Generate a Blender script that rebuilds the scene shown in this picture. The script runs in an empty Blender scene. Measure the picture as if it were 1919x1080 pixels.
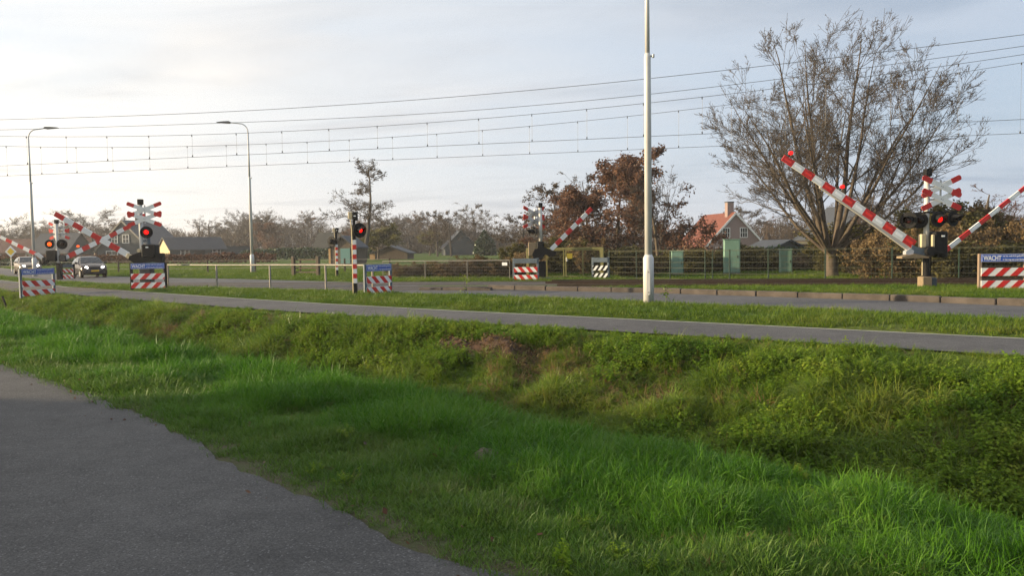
import bpy, math, random
import numpy as np
from mathutils import Vector, Matrix, noise as mnoise

sc = bpy.context.scene
COL = sc.collection
R = math.radians

# ---------------------------------------------------------------- camera
cam_d = bpy.data.cameras.new('camera')
cam_d.sensor_width = 36.0
cam_d.lens = 36.0 * 1463.0 / 1919.0
cam_d.clip_start = 0.05
cam_d.clip_end = 3000.0
cam = bpy.data.objects.new('camera', cam_d)
COL.objects.link(cam)
cam.matrix_world = (Matrix.Translation((0, 0, 1.65)) @ Matrix.Rotation(R(90 - 3.09), 4, 'X')
                    @ Matrix.Rotation(R(-0.84), 4, 'Z'))
sc.camera = cam

# ---------------------------------------------------------------- light
SUN_AZ = -92.0      # degrees from straight ahead (+Y), negative = to the left
SUN_EL = 10.0
sun_dir = Vector((math.sin(R(SUN_AZ)) * math.cos(R(SUN_EL)), math.cos(R(SUN_AZ)) * math.cos(R(SUN_EL)), math.sin(R(SUN_EL))))
sd = bpy.data.lights.new('sun', 'SUN')
sd.energy = 5.0
sd.angle = R(0.6)
sd.color = (1.0, 0.78, 0.48)
sun = bpy.data.objects.new('sun', sd)
COL.objects.link(sun)
sun.rotation_euler = sun_dir.to_track_quat('Z', 'Y').to_euler()
sun.location = (-40, 0, 30)

world = bpy.data.worlds.new('World')
sc.world = world
world.use_nodes = True
wt = world.node_tree
wt.nodes.clear()
def wn(t, **kw):
    n = wt.nodes.new(t)
    for k, v in kw.items(): setattr(n, k, v)
    return n
def wm(op, a, b=None, clamp=False):
    n = wn('ShaderNodeMath', operation=op, use_clamp=clamp)
    for i, v in enumerate((a, b)):
        if v is None: continue
        if isinstance(v, (int, float)): n.inputs[i].default_value = v
        else: wt.links.new(v, n.inputs[i])
    return n.outputs[0]
def wmix(f, a, b):
    n = wn('ShaderNodeMix', data_type='RGBA')
    for k, v in ((0, f), (6, a), (7, b)):
        if isinstance(v, (int, float)): n.inputs[k].default_value = v
        elif isinstance(v, tuple): n.inputs[k].default_value = (*v, 1)
        else: wt.links.new(v, n.inputs[k])
    return n.outputs[2]
sky = wn('ShaderNodeTexSky', sky_type='NISHITA')
sky.sun_disc = False
sky.sun_elevation = R(SUN_EL)
sky.sun_rotation = R(SUN_AZ)
sky.air_density = 1.0
sky.dust_density = 1.5
tc = wn('ShaderNodeTexCoord')
sep = wn('ShaderNodeSeparateXYZ')
wt.links.new(tc.outputs['Generated'], sep.inputs[0])
X, Y, Z = sep.outputs
zc = wm('MAXIMUM', Z, 0.0)
zz = wm('ADD', zc, 0.05)
cx = wm('DIVIDE', X, zz); cy = wm('DIVIDE', Y, zz)
comb = wn('ShaderNodeCombineXYZ')
wt.links.new(wm('MULTIPLY', wm('ADD', cx, wm('MULTIPLY', cy, 0.25)), 0.55), comb.inputs[0])
wt.links.new(wm('MULTIPLY', cy, 0.8), comb.inputs[1])
def wnoise(scale, detail, rough, dist=0.0, off=0.0):
    mp = wn('ShaderNodeMapping'); mp.inputs[1].default_value = (off, off * 0.7, 0)
    wt.links.new(comb.outputs[0], mp.inputs[0])
    n = wn('ShaderNodeTexNoise')
    n.inputs['Scale'].default_value = scale; n.inputs['Detail'].default_value = detail
    n.inputs['Roughness'].default_value = rough; n.inputs['Distortion'].default_value = dist
    wt.links.new(mp.outputs[0], n.inputs['Vector'])
    return n.outputs[0]
def wramp(v, lo, hi):
    n = wn('ShaderNodeMapRange', interpolation_type='SMOOTHSTEP')
    wt.links.new(v, n.inputs[0]); n.inputs[1].default_value = lo; n.inputs[2].default_value = hi
    return n.outputs[0]
n1 = wnoise(0.40, 4, 0.5, 0.6)
n2 = wnoise(1.1, 6, 0.52, 0.5, 5.3)
n3 = wnoise(0.75, 5, 0.52, 0.9, 11.7)
# forward scattering in thin cloud: brighter towards the sun
sx, sy, sz = sun_dir
dot = wm('ADD', wm('ADD', wm('MULTIPLY', X, sx), wm('MULTIPLY', Y, sy)), wm('MULTIPLY', Z, sz))
glow = wramp(dot, 0.18, 0.85)
glow2 = wramp(dot, -0.65, 0.50)
cover = wm('ADD', wramp(n1, 0.33, 0.60), 0.0)
skyc = wn('ShaderNodeVectorMath', operation='SCALE')
wt.links.new(sky.outputs[0], skyc.inputs[0]); skyc.inputs['Scale'].default_value = 1.0
clear = wmix(0.75, skyc.outputs[0], wmix(glow2, (2.7, 3.3, 4.2), (4.9, 5.25, 5.7)))
cloudcol = wmix(glow2, (2.8, 3.25, 3.9), (5.2, 5.05, 4.85))
cloudcol = wmix(glow, cloudcol, (10.0, 8.7, 6.9))
shade = wm('MULTIPLY', wramp(n3, 0.45, 0.68), wm('MULTIPLY', wramp(n2, 0.30, 0.66), 0.85))
darkc = wmix(glow2, (1.9, 2.4, 3.1), (3.6, 3.52, 3.48))
cloudcol = wmix(shade, cloudcol, darkc)
f = wm('ADD', wm('MULTIPLY', cover, 0.62), wm('MULTIPLY', wramp(n2, 0.42, 0.70), 0.30), clamp=True)
lowband = wm('SUBTRACT', 1.0, wramp(zc, 0.02, 0.20))
f = wm('MAXIMUM', f, wm('MULTIPLY', lowband, 0.80))
skycol = wmix(f, clear, cloudcol)
bg = wn('ShaderNodeBackground')
bg.inputs['Strength'].default_value = 0.10
wt.links.new(skycol, bg.inputs['Color'])
wo = wn('ShaderNodeOutputWorld')
wt.links.new(bg.outputs[0], wo.inputs['Surface'])

sc.view_settings.view_transform = 'Standard'
sc.view_settings.look = 'None'
sc.view_settings.exposure = 0.95
sc.view_settings.gamma = 1.0
sc.render.engine = 'CYCLES'
sc.cycles.max_bounces = 6
sc.cycles.diffuse_bounces = 3
sc.cycles.glossy_bounces = 2
sc.cycles.transmission_bounces = 3
sc.cycles.transparent_max_bounces = 8
sc.cycles.volume_bounces = 0
sc.cycles.use_denoising = True
sc.cycles.denoising_prefilter = 'FAST'

# ---------------------------------------------------------------- materials
def mat(name, col, rough=0.6, metal=0.0, var=0.0, vscale=6.0, col2=None, bump=0.0, bscale=30.0, spec=0.4, emit=None, estr=0.0, stretch=None, detail=5):
    m = bpy.data.materials.new(name); m.use_nodes = True
    nt = m.node_tree; b = nt.nodes['Principled BSDF']
    b.inputs['Base Color'].default_value = (*col, 1)
    b.inputs['Roughness'].default_value = rough
    b.inputs['Metallic'].default_value = metal
    b.inputs['Specular IOR Level'].default_value = spec
    def vec(s):
        t = nt.nodes.new('ShaderNodeTexCoord')
        mp = nt.nodes.new('ShaderNodeMapping')
        nt.links.new(t.outputs['Object'], mp.inputs[0])
        mp.inputs['Scale'].default_value = stretch or (1, 1, 1)
        n = nt.nodes.new('ShaderNodeTexNoise'); n.inputs['Scale'].default_value = s
        n.inputs['Detail'].default_value = detail; n.inputs['Roughness'].default_value = 0.62
        nt.links.new(mp.outputs[0], n.inputs['Vector'])
        return n.outputs[0]
    if var > 0 or col2:
        c2 = col2 or tuple(max(0, c * (1 - var)) for c in col)
        r = nt.nodes.new('ShaderNodeMapRange'); r.inputs[1].default_value = 0.33; r.inputs[2].default_value = 0.67
        nt.links.new(vec(vscale), r.inputs[0])
        mx = nt.nodes.new('ShaderNodeMix'); mx.data_type = 'RGBA'
        mx.inputs[6].default_value = (*col, 1); mx.inputs[7].default_value = (*c2, 1)
        nt.links.new(r.outputs[0], mx.inputs[0]); nt.links.new(mx.outputs[2], b.inputs['Base Color'])
    if bump > 0:
        bp = nt.nodes.new('ShaderNodeBump'); bp.inputs['Strength'].default_value = bump
        bp.inputs['Distance'].default_value = 0.02
        nt.links.new(vec(bscale), bp.inputs['Height']); nt.links.new(bp.outputs[0], b.inputs['Normal'])
    if emit:
        b.inputs['Emission Color'].default_value = (*emit, 1); b.inputs['Emission Strength'].default_value = estr
    return m

def leafmat(name, cols, transl=0.35, pscale=0.7, rough=0.55, sheen=0.05):
    """foliage: colour from a per-face attribute, per-instance random and broad patches over the ground"""
    m = bpy.data.materials.new(name); m.use_nodes = True
    nt = m.node_tree; nt.nodes.clear(); L = nt.links.new
    at = nt.nodes.new('ShaderNodeAttribute'); at.attribute_name = 'tint'
    oi = nt.nodes.new('ShaderNodeObjectInfo')
    ge = nt.nodes.new('ShaderNodeNewGeometry')
    nz = nt.nodes.new('ShaderNodeTexNoise'); nz.inputs['Scale'].default_value = pscale; nz.inputs['Detail'].default_value = 4
    L(ge.outputs['Position'], nz.inputs['Vector'])
    def ma(op, a, b, clamp=False):
        n = nt.nodes.new('ShaderNodeMath'); n.operation = op; n.use_clamp = clamp
        for i, v in enumerate((a, b)):
            if isinstance(v, (int, float)): n.inputs[i].default_value = v
            else: L(v, n.inputs[i])
        return n.outputs[0]
    v = ma('ADD', ma('MULTIPLY', at.outputs['Fac'], 0.45), ma('MULTIPLY', oi.outputs['Random'], 0.25))
    v = ma('ADD', v, ma('MULTIPLY', ma('SUBTRACT', nz.outputs[0], 0.36), 1.35), True)
    cr = nt.nodes.new('ShaderNodeValToRGB')
    e = cr.color_ramp.elements
    while len(e) < len(cols): e.new(0.5)
    for i, c in enumerate(cols):
        e[i].position = i / (len(cols) - 1); e[i].color = (*c, 1)
    L(v, cr.inputs[0])
    d = nt.nodes.new('ShaderNodeBsdfDiffuse'); t = nt.nodes.new('ShaderNodeBsdfTranslucent')
    g = nt.nodes.new('ShaderNodeBsdfGlossy'); g.inputs['Roughness'].default_value = rough
    g.inputs['Color'].default_value = (0.8, 0.85, 0.8, 1)
    L(cr.outputs[0], d.inputs[0]); L(cr.outputs[0], t.inputs[0])
    m1 = nt.nodes.new('ShaderNodeMixShader'); m1.inputs[0].default_value = transl
    L(d.outputs[0], m1.inputs[1]); L(t.outputs[0], m1.inputs[2])
    fr = nt.nodes.new('ShaderNodeFresnel'); fr.inputs[0].default_value = 1.35
    m2 = nt.nodes.new('ShaderNodeMixShader')
    L(ma('MULTIPLY', fr.outputs[0], sheen), m2.inputs[0]); L(m1.outputs[0], m2.inputs[1]); L(g.outputs[0], m2.inputs[2])
    o = nt.nodes.new('ShaderNodeOutputMaterial'); L(m2.outputs[0], o.inputs[0])
    return m

def asphalt(name, c1, c2, patch=0.35, speck=0.5, grain=260.0):
    m = bpy.data.materials.new(name); m.use_nodes = True
    nt = m.node_tree; L = nt.links.new; b = nt.nodes['Principled BSDF']
    t = nt.nodes.new('ShaderNodeTexCoord')
    def nz(s, d, r=0.6):
        n = nt.nodes.new('ShaderNodeTexNoise'); n.inputs['Scale'].default_value = s; n.inputs['Detail'].default_value = d
        n.inputs['Roughness'].default_value = r
        L(t.outputs['Object'], n.inputs['Vector']); return n.outputs[0]
    def rg(v, a, b_, c=0.0, d=1.0):
        r = nt.nodes.new('ShaderNodeMapRange'); L(v, r.inputs[0])
        for i, x in enumerate((a, b_, c, d)): r.inputs[i + 1].default_value = x
        return r.outputs[0]
    mx = nt.nodes.new('ShaderNodeMix'); mx.data_type = 'RGBA'
    mx.inputs[6].default_value = (*[c * .82 for c in c1], 1); mx.inputs[7].default_value = (*[c * 1.12 for c in c2], 1)
    pm_ = nt.nodes.new('ShaderNodeMath'); pm_.operation = 'MULTIPLY_ADD'; pm_.inputs[1].default_value = 0.45
    L(nz(patch * 7, 5, .7), pm_.inputs[0])
    pm2 = nt.nodes.new('ShaderNodeMath'); pm2.operation = 'MULTIPLY'; pm2.inputs[1].default_value = 0.55; L(nz(patch, 6), pm2.inputs[0]); L(pm2.outputs[0], pm_.inputs[2])
    L(rg(pm_.outputs[0], 0.36, 0.64), mx.inputs[0])
    # stone chips
    vo = nt.nodes.new('ShaderNodeTexVoronoi'); vo.inputs['Scale'].default_value = grain * 0.45
    L(t.outputs['Object'], vo.inputs['Vector'])
    sp = nt.nodes.new('ShaderNodeMix'); sp.data_type = 'RGBA'; sp.blend_type = 'MULTIPLY'
    sp.inputs[0].default_value = speck
    cr = nt.nodes.new('ShaderNodeValToRGB')
    cr.color_ramp.elements[0].color = (0.42, 0.42, 0.42, 1); cr.color_ramp.elements[0].position = 0.05
    cr.color_ramp.elements[1].color = (1.5, 1.48, 1.42, 1); cr.color_ramp.elements[1].position = 0.95
    sepc = nt.nodes.new('ShaderNodeSeparateColor'); L(vo.outputs['Color'], sepc.inputs[0])
    L(sepc.outputs[0], cr.inputs[0])
    L(mx.outputs[2], sp.inputs[6]); L(cr.outputs[0], sp.inputs[7])
    v2 = nt.nodes.new('ShaderNodeTexVoronoi'); v2.inputs['Scale'].default_value = grain * 0.33
    L(t.outputs['Object'], v2.inputs['Vector'])
    s2 = nt.nodes.new('ShaderNodeSeparateColor'); L(v2.outputs['Color'], s2.inputs[0])
    chip = nt.nodes.new('ShaderNodeMath'); chip.operation = 'GREATER_THAN'; chip.inputs[1].default_value = 0.962; L(s2.outputs[1], chip.inputs[0])
    cm = nt.nodes.new('ShaderNodeMix'); cm.data_type = 'RGBA'; L(sp.outputs[2], cm.inputs[6])
    cf = nt.nodes.new('ShaderNodeMath'); cf.operation = 'MULTIPLY'; cf.inputs[1].default_value = 0.5; L(chip.outputs[0], cf.inputs[0]); L(cf.outputs[0], cm.inputs[0])
    cm.inputs[7].default_value = (*[min(1, q * 2.4) for q in c2], 1)
    L(cm.outputs[2], b.inputs['Base Color'])
    b.inputs['Roughness'].default_value = 0.85; b.inputs['Specular IOR Level'].default_value = 0.25
    bp = nt.nodes.new('ShaderNodeBump'); bp.inputs['Strength'].default_value = 0.5; bp.inputs['Distance'].default_value = 0.006
    L(nz(grain, 3), bp.inputs['Height']); L(bp.outputs[0], b.inputs['Normal'])
    return m

M = dict(
    galv=mat('galvanised steel', (0.42, 0.43, 0.44), 0.45, 0.55, 0.3, 14),
    galv_old=mat('weathered steel tube', (0.30, 0.28, 0.25), 0.6, 0.3, 0.35, 10),
    lamp=mat('light grey painted pole', (0.58, 0.58, 0.58), 0.42, 0.0, 0.16, 5, bump=0.05, bscale=40, stretch=(1, 1, 0.25)),
    post=mat('pale grey signal post', (0.56, 0.56, 0.54), 0.5, 0.0, 0.2, 9),
    black=mat('black painted steel', (0.008, 0.009, 0.010), 0.6, 0.0, 0.0, col2=(0.016, 0.016, 0.017), vscale=9, spec=0.15),
    cream=mat('cream painted steel', (0.52, 0.44, 0.28), 0.5, 0, 0.2, 12),
    brownbox=mat('tan cabinet paint', (0.24, 0.18, 0.11), 0.6, 0, 0.2, 10),
    concrete=mat('concrete', (0.30, 0.28, 0.25), 0.9, 0, 0.3, 5, bump=0.3, bscale=40),
    white=mat('white sheeting', (0.72, 0.74, 0.74), 0.45, 0, 0.10, 7),
    red=mat('red sheeting', (0.56, 0.022, 0.018), 0.42, 0, 0.22, 8),
    redrefl=mat('red reflector sticker', (0.75, 0.04, 0.025), 0.25, 0),  # lighter than the red sheeting, flash glow put into the colour
    whiterefl=mat('white reflector sticker', (0.88, 0.90, 0.92), 0.25, 0),
    backgrey=mat('bare aluminium back', (0.50, 0.52, 0.55), 0.4, 0.4, 0.15, 8),
    blue=mat('blue sign sheeting', (0.012, 0.075, 0.42), 0.35, 0, 0.12, 6),
    blueback=mat('blue grey recycled plastic', (0.11, 0.145, 0.18), 0.6, 0, 0.3, 8),
    lampred=mat('lit red signal lens', (0.5, 0.01, 0.01), 0.2, emit=(1.0, 0.006, 0.004), estr=0.9),
    lamporange=mat('lit orange red lens', (0.6, 0.04, 0.0), 0.2, emit=(1.0, 0.075, 0.004), estr=1.5),
    lensdark=mat('unlit dark red lens', (0.035, 0.008, 0.008), 0.12),
    yellow=mat('yellow plate', (0.72, 0.50, 0.03), 0.4, 0, 0.1, 10),
    gate=mat('olive yellow gate paint', (0.20, 0.19, 0.07), 0.5, 0, 0.3, 9),
    fencegreen=mat('dark green fence coating', (0.015, 0.045, 0.030), 0.45, 0, 0.25, 9),
    fencewire=mat('fence wire', (0.20, 0.19, 0.12), 0.42, 0.4),
    cabgreen=mat('pale green cabinet paint', (0.16, 0.29, 0.235), 0.55, 0, 0.22, 3, stretch=(1, 1, 0.3)),
    cabbase=mat('grey cabinet plinth', (0.12, 0.13, 0.13), 0.8, 0, 0.2),
    wood=mat('weathered post wood', (0.12, 0.095, 0.07), 0.85, 0, 0.45, 14, stretch=(1, 1, 0.15)),
    woodtan=mat('tan sunlit wood', (0.42, 0.27, 0.13), 0.8, 0, 0.3, 8),  # paler wood with the sunlight put into its colour
    wire=mat('overhead wire', (0.10, 0.10, 0.10), 0.5, 0.5),
    rail=mat('rusty rail', (0.055, 0.035, 0.025), 0.6, 0.3, 0.4, 12),
    railtop=mat('polished rail top', (0.30, 0.28, 0.26), 0.3, 0.8),
    sleeper=mat('concrete sleeper', (0.20, 0.185, 0.165), 0.9, 0, 0.35, 6),
    tyre=mat('tyre rubber', (0.015, 0.015, 0.015), 0.8),
    rim=mat('alloy rim', (0.45, 0.45, 0.46), 0.3, 0.7),
    glass=mat('dark window glass', (0.02, 0.026, 0.03), 0.06, 0, spec=0.7),
    bumper=mat('grey black bumper plastic', (0.03, 0.03, 0.032), 0.55),
    carpaint=mat('dark maroon car paint', (0.085, 0.072, 0.065), 0.18, 0.6, spec=0.6),
    carpaint2=mat('dark bronze car paint', (0.30, 0.25, 0.20), 0.2, 0.7, spec=0.6),
    headlight=mat('lit headlamp', (0.9, 0.9, 0.9), 0.1, emit=(1.0, 0.93, 0.80), estr=5.0),
    plate=mat('yellow number plate', (0.70, 0.42, 0.01), 0.4),
    bark=mat('grey brown bark', (0.115, 0.090, 0.066), 0.9, 0, 0.5, 5, bump=0.6, bscale=18, stretch=(1, 1, 0.3)),
    bark2=mat('dark alder bark', (0.060, 0.052, 0.045), 0.9, 0, 0.4, 5),
    twig=mat('brown twigs', (0.088, 0.072, 0.060), 0.85, 0, 0.3, 3),
    twig2=mat('grey twigs', (0.10, 0.085, 0.075), 0.85, 0, 0.3, 3),
    twigred=mat('reddish twigs', (0.13, 0.060, 0.045), 0.85, 0, 0.3, 3),
    rooftile=mat('orange red roof tile', (0.17, 0.050, 0.030), 0.75, 0, 0.35, 4, bump=0.5, bscale=12),
    roofdark=mat('dark slate roof', (0.042, 0.048, 0.058), 0.6, 0, 0.3, 2),
    roofbrown=mat('brown tiled roof', (0.10, 0.048, 0.036), 0.8, 0, 0.35, 3),
    thatch=mat('old thatch', (0.055, 0.055, 0.045), 0.95, 0, 0.4, 2),
    pinkbrick=mat('pinkish grey brick', (0.27, 0.20, 0.185), 0.85, 0, 0.2, 9),
    darkclad=mat('dark cladding', (0.050, 0.062, 0.072), 0.7, 0, 0.3, 3, stretch=(1, 1, 6)),
    brick=mat('brown red brick', (0.16, 0.075, 0.055), 0.85, 0, 0.3, 6),
    whitepaint=mat('white window paint', (0.70, 0.70, 0.68), 0.5),
    palesunlit=mat('sunlit pale cream', (0.62, 0.48, 0.27), 0.7, 0, 0.25, 3),  # sunlight put into the colour, for barn gable and garage roof
    teal=mat('teal door paint', (0.09, 0.20, 0.20), 0.6),
    soil=mat('dug brown soil', (0.070, 0.036, 0.020), 0.95, 0, 0.6, 9, bump=0.8, bscale=26),
    molehill=mat('grey sandy mound', (0.14, 0.115, 0.085), 0.95, 0, 0.4, 18, bump=0.8, bscale=50),
)
M['lawn'] = leafmat('lush grass blades', [(0.025, 0.078, 0.006), (0.054, 0.154, 0.011), (0.092, 0.212, 0.020), (0.145, 0.250, 0.042)], 0.35, 0.9)
M['worn'] = leafmat('short verge grass', [(0.046, 0.098, 0.013), (0.082, 0.165, 0.024), (0.115, 0.190, 0.036), (0.140, 0.175, 0.055)], 0.3, 1.3)
M['tussock'] = leafmat('rank bank grass', [(0.048, 0.094, 0.008), (0.100, 0.178, 0.015), (0.170, 0.240, 0.028), (0.265, 0.280, 0.058)], 0.38, 0.8)
M['straw'] = leafmat('dead straw', [(0.10, 0.062, 0.030), (0.18, 0.115, 0.055), (0.26, 0.175, 0.090)], 0.25, 1.0)
M['herb'] = leafmat('bank herb leaves', [(0.045, 0.105, 0.010), (0.095, 0.180, 0.016), (0.170, 0.255, 0.026), (0.26, 0.300, 0.046)], 0.4, 0.6, 0.4, 0.10)
M['verge'] = leafmat('verge grass', [(0.036, 0.082, 0.008), (0.075, 0.140, 0.014), (0.120, 0.180, 0.022), (0.175, 0.185, 0.042)], 0.35, 0.35)
M['brownleaf'] = leafmat('withered copper leaves', [(0.075, 0.042, 0.032), (0.140, 0.076, 0.052), (0.215, 0.122, 0.078)], 0.3, 0.5)
M['alderleaf'] = leafmat('dark alder cones and leaves', [(0.040, 0.032, 0.026), (0.075, 0.055, 0.040), (0.11, 0.075, 0.05)], 0.2, 0.5)
M['willowleaf'] = leafmat('yellow green willow leaves', [(0.085, 0.085, 0.025), (0.14, 0.13, 0.04), (0.19, 0.16, 0.05)], 0.3, 0.4)
M['ivy'] = leafmat('evergreen leaves', [(0.012, 0.028, 0.012), (0.024, 0.050, 0.020), (0.040, 0.070, 0.026)], 0.2, 0.6, 0.4, 0.15)
M['brush'] = leafmat('dry scrub', [(0.085, 0.058, 0.030), (0.16, 0.11, 0.055), (0.24, 0.17, 0.085)], 0.25, 0.4)
M['olivebrush'] = leafmat('olive scrub leaves', [(0.045, 0.048, 0.016), (0.09, 0.085, 0.030), (0.15, 0.13, 0.048)], 0.3, 0.5)
M['beech'] = leafmat('russet hedge leaves', [(0.065, 0.032, 0.020), (0.10, 0.046, 0.028), (0.14, 0.068, 0.038)], 0.25, 0.3)
M['asphalt_near'] = asphalt('worn grey asphalt', (0.064, 0.064, 0.066), (0.084, 0.083, 0.084), 0.5, 0.55, 300)
M['asphalt_path'] = asphalt('bike path asphalt', (0.078, 0.077, 0.081), (0.098, 0.096, 0.098), 0.5, 0.35, 200)
M['asphalt_road'] = asphalt('road asphalt', (0.080, 0.082, 0.090), (0.105, 0.105, 0.112), 0.4, 0.35, 200)

# ---------------------------------------------------------------- mesh building
class MB:
    def __init__(s): s.v = []; s.f = []; s.m = []
    def add(s, verts, faces, mi=0):
        o = len(s.v); s.v += [tuple(p) for p in verts]
        s.f += [tuple(i + o for i in f) for f in faces]
        s.m += [mi] * len(faces)
        return s
    def box(s, c, size, rot=None, mi=0, bev=0.0):
        hx, hy, hz = (d / 2 for d in size); c = Vector(c)
        if bev <= 0:
            P = [Vector((x, y, z)) for z in (-hz, hz) for x, y in ((-hx, -hy), (hx, -hy), (hx, hy), (-hx, hy))]
            F = [(3, 2, 1, 0), (4, 5, 6, 7), (0, 1, 5, 4), (1, 2, 6, 5), (2, 3, 7, 6), (3, 0, 4, 7)]
        else:
            b = min(bev, hx * .9, hy * .9, hz * .9); P = []; F = []
            ring = [(-hx + b, -hy), (hx - b, -hy), (hx, -hy + b), (hx, hy - b), (hx - b, hy), (-hx + b, hy), (-hx, hy - b), (-hx, -hy + b)]
            lv = [(-hz, b), (-hz + b, 0), (hz - b, 0), (hz, b)]
            for z, ins in lv:
                for x, y in ring:
                    P.append(Vector((x * (hx - ins) / hx, y * (hy - ins) / hy, z)))
            for k in range(3):
                for i in range(8):
                    j = (i + 1) % 8; F.append((k * 8 + i, k * 8 + j, k * 8 + 8 + j, k * 8 + 8 + i))
            F += [tuple(range(7, -1, -1)), tuple(range(24, 32))]
        if rot is not None: P = [rot @ p for p in P]
        return s.add([p + c for p in P], F, mi)
    def tube(s, pts, rad, n=8, mi=0, cap=True, flat=None):
        pts = [Vector(p) for p in pts]
        if not isinstance(rad, (list, tuple)): rad = [rad] * len(pts)
        P = []; F = []
        ref = None
        for i, p in enumerate(pts):
            d = (pts[min(i + 1, len(pts) - 1)] - pts[max(i - 1, 0)]).normalized()
            if ref is None: ref = Vector((0, 0, 1)) if abs(d.z) < 0.9 else Vector((1, 0, 0))
            u = d.cross(ref).normalized(); w = d.cross(u).normalized(); ref = -w if False else ref
            for k in range(n):
                a = 2 * math.pi * k / n
                P.append(p + (u * math.cos(a) + w * math.sin(a)) * rad[i])
        for i in range(len(pts) - 1):
            for k in range(n):
                j = (k + 1) % n
                F.append((i * n + k, (i + 1) * n + k, (i + 1) * n + j, i * n + j))
        if cap:
            F.append(tuple(range(n))); F.append(tuple(range((len(pts) - 1) * n + n - 1, (len(pts) - 1) * n - 1, -1)))
        return s.add(P, F, mi)
    def prism(s, out, th, Mx, mi=0):
        """outline in local x,z extruded along local y by th, centred"""
        n = len(out)
        P = [Mx @ Vector((x, -th / 2, z)) for x, z in out] + [Mx @ Vector((x, th / 2, z)) for x, z in out]
        F = [tuple(range(n)), tuple(range(2 * n - 1, n - 1, -1))]
        F += [(i, i + n, (i + 1) % n + n, (i + 1) % n) for i in range(n)]
        return s.add(P, F, mi)
    def build(s, name, mats, parent=None, smooth=False):
        me = bpy.data.meshes.new(name)
        me.from_pydata([tuple(p) for p in s.v], [], s.f)
        if not isinstance(mats, (list, tuple)): mats = [mats]
        for m in mats: me.materials.append(M[m] if isinstance(m, str) else m)
        if len(mats) > 1: me.polygons.foreach_set('material_index', s.m)
        me.update()
        if smooth: me.shade_smooth()
        o = bpy.data.objects.new(name, me); COL.objects.link(o)
        if parent is not None: o.parent = parent
        return o

def thing(name, label, cat, loc=(0, 0, 0), rz=0.0, group=None):
    o = bpy.data.objects.new(name, None); COL.objects.link(o)
    o.empty_display_size = 0.3
    o.location = loc; o.rotation_euler = (0, 0, rz); o['label'] = label; o['category'] = cat
    if group: o['group'] = group
    return o
def tag(o, label, cat=None, group=None, kind=None):
    o['label'] = label
    if cat: o['category'] = cat
    if group: o['group'] = group
    if kind: o['kind'] = kind
    return o
def struct(o, label=None):
    o['kind'] = 'structure'
    if label: o['label'] = label
    return o
def rz(a): return Matrix.Rotation(a, 3, 'Z')
def place(c, yaw=0.0):
    return Matrix.Translation(Vector(c)) @ Matrix.Rotation(yaw, 4, 'Z')

# ---------------------------------------------------------------- the lie of the land
A44 = R(44.0)
DX, DY = -math.cos(A44), math.sin(A44)          # along the roads, away to the left
NX, NY = math.sin(A44), math.cos(A44)           # across the roads, away to the right
def XY(s, n): return s * DX + n * NX, s * DY + n * NY
def SN(x, y): return x * DX + y * DY, x * NX + y * NY
SK = np.array([-60, 2, 6, 10, 15, 20, 25, 32, 38, 45, 55, 66, 80, 120, 200.])
BIKE_FAR = np.array([21, 15.1, 14.6, 14.05, 13.35, 12.85, 12.55, 12.3, 11.95, 12.0, 12.6, 13.2, 14.2, 18, 30.])
BIKE_W = 2.25
SR = np.array([-60, 3, 11, 17, 23, 29, 36, 41, 50, 60, 70, 90, 120, 200.])
ROAD_N = np.array([19.0, 18.5, 18.2, 17.8, 17.15, 16.0, 14.7, 14.2, 14.0, 14.6, 15.4, 17.5, 22, 38.])
SK2 = np.array([-60, 4, 8, 15, 21, 24, 30, 42, 47, 56, 66, 80, 120, 200.])
ROAD_F = np.array([23.0, 22.3, 22.5, 22.1, 20.8, 20.9, 22.0, 21.0, 19.8, 18.9, 19.1, 20.2, 26, 42.])
def sm(a, b, x):
    t = np.clip((x - a) / (b - a), 0, 1); return t * t * (3 - 2 * t)
def fbike(s): return np.interp(s, SK, BIKE_FAR)
def nbike(s): return fbike(s) - BIKE_W
def froadn(s): return np.interp(s, SR, ROAD_N)
def froadf(s): return np.interp(s, SK2, ROAD_F)
def nnear(s): return np.interp(s, [-30, 2.8, 5, 8.4, 13.4, 30], [2.50, 2.64, 2.72, 3.03, 3.02, 2.95])
TRA, TRB, TSL = 30.3, 34.3, -0.234               # the two track centre lines  Y = TR + TSL * X
def vnoise(x, y, sc_, seed=0.0):
    """cheap smooth value noise, vectorised"""
    x = np.asarray(x) * sc_ + seed * 13.7; y = np.asarray(y) * sc_ + seed * 7.3
    xi = np.floor(x); yi = np.floor(y); fx = x - xi; fy = y - yi
    def h(a, b):
        v = np.sin(a * 127.1 + b * 311.7) * 43758.5453
        return v - np.floor(v)
    ux = fx * fx * (3 - 2 * fx); uy = fy * fy * (3 - 2 * fy)
    return (h(xi, yi) * (1 - ux) + h(xi + 1, yi) * ux) * (1 - uy) + (h(xi, yi + 1) * (1 - ux) + h(xi + 1, yi + 1) * ux) * uy
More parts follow.
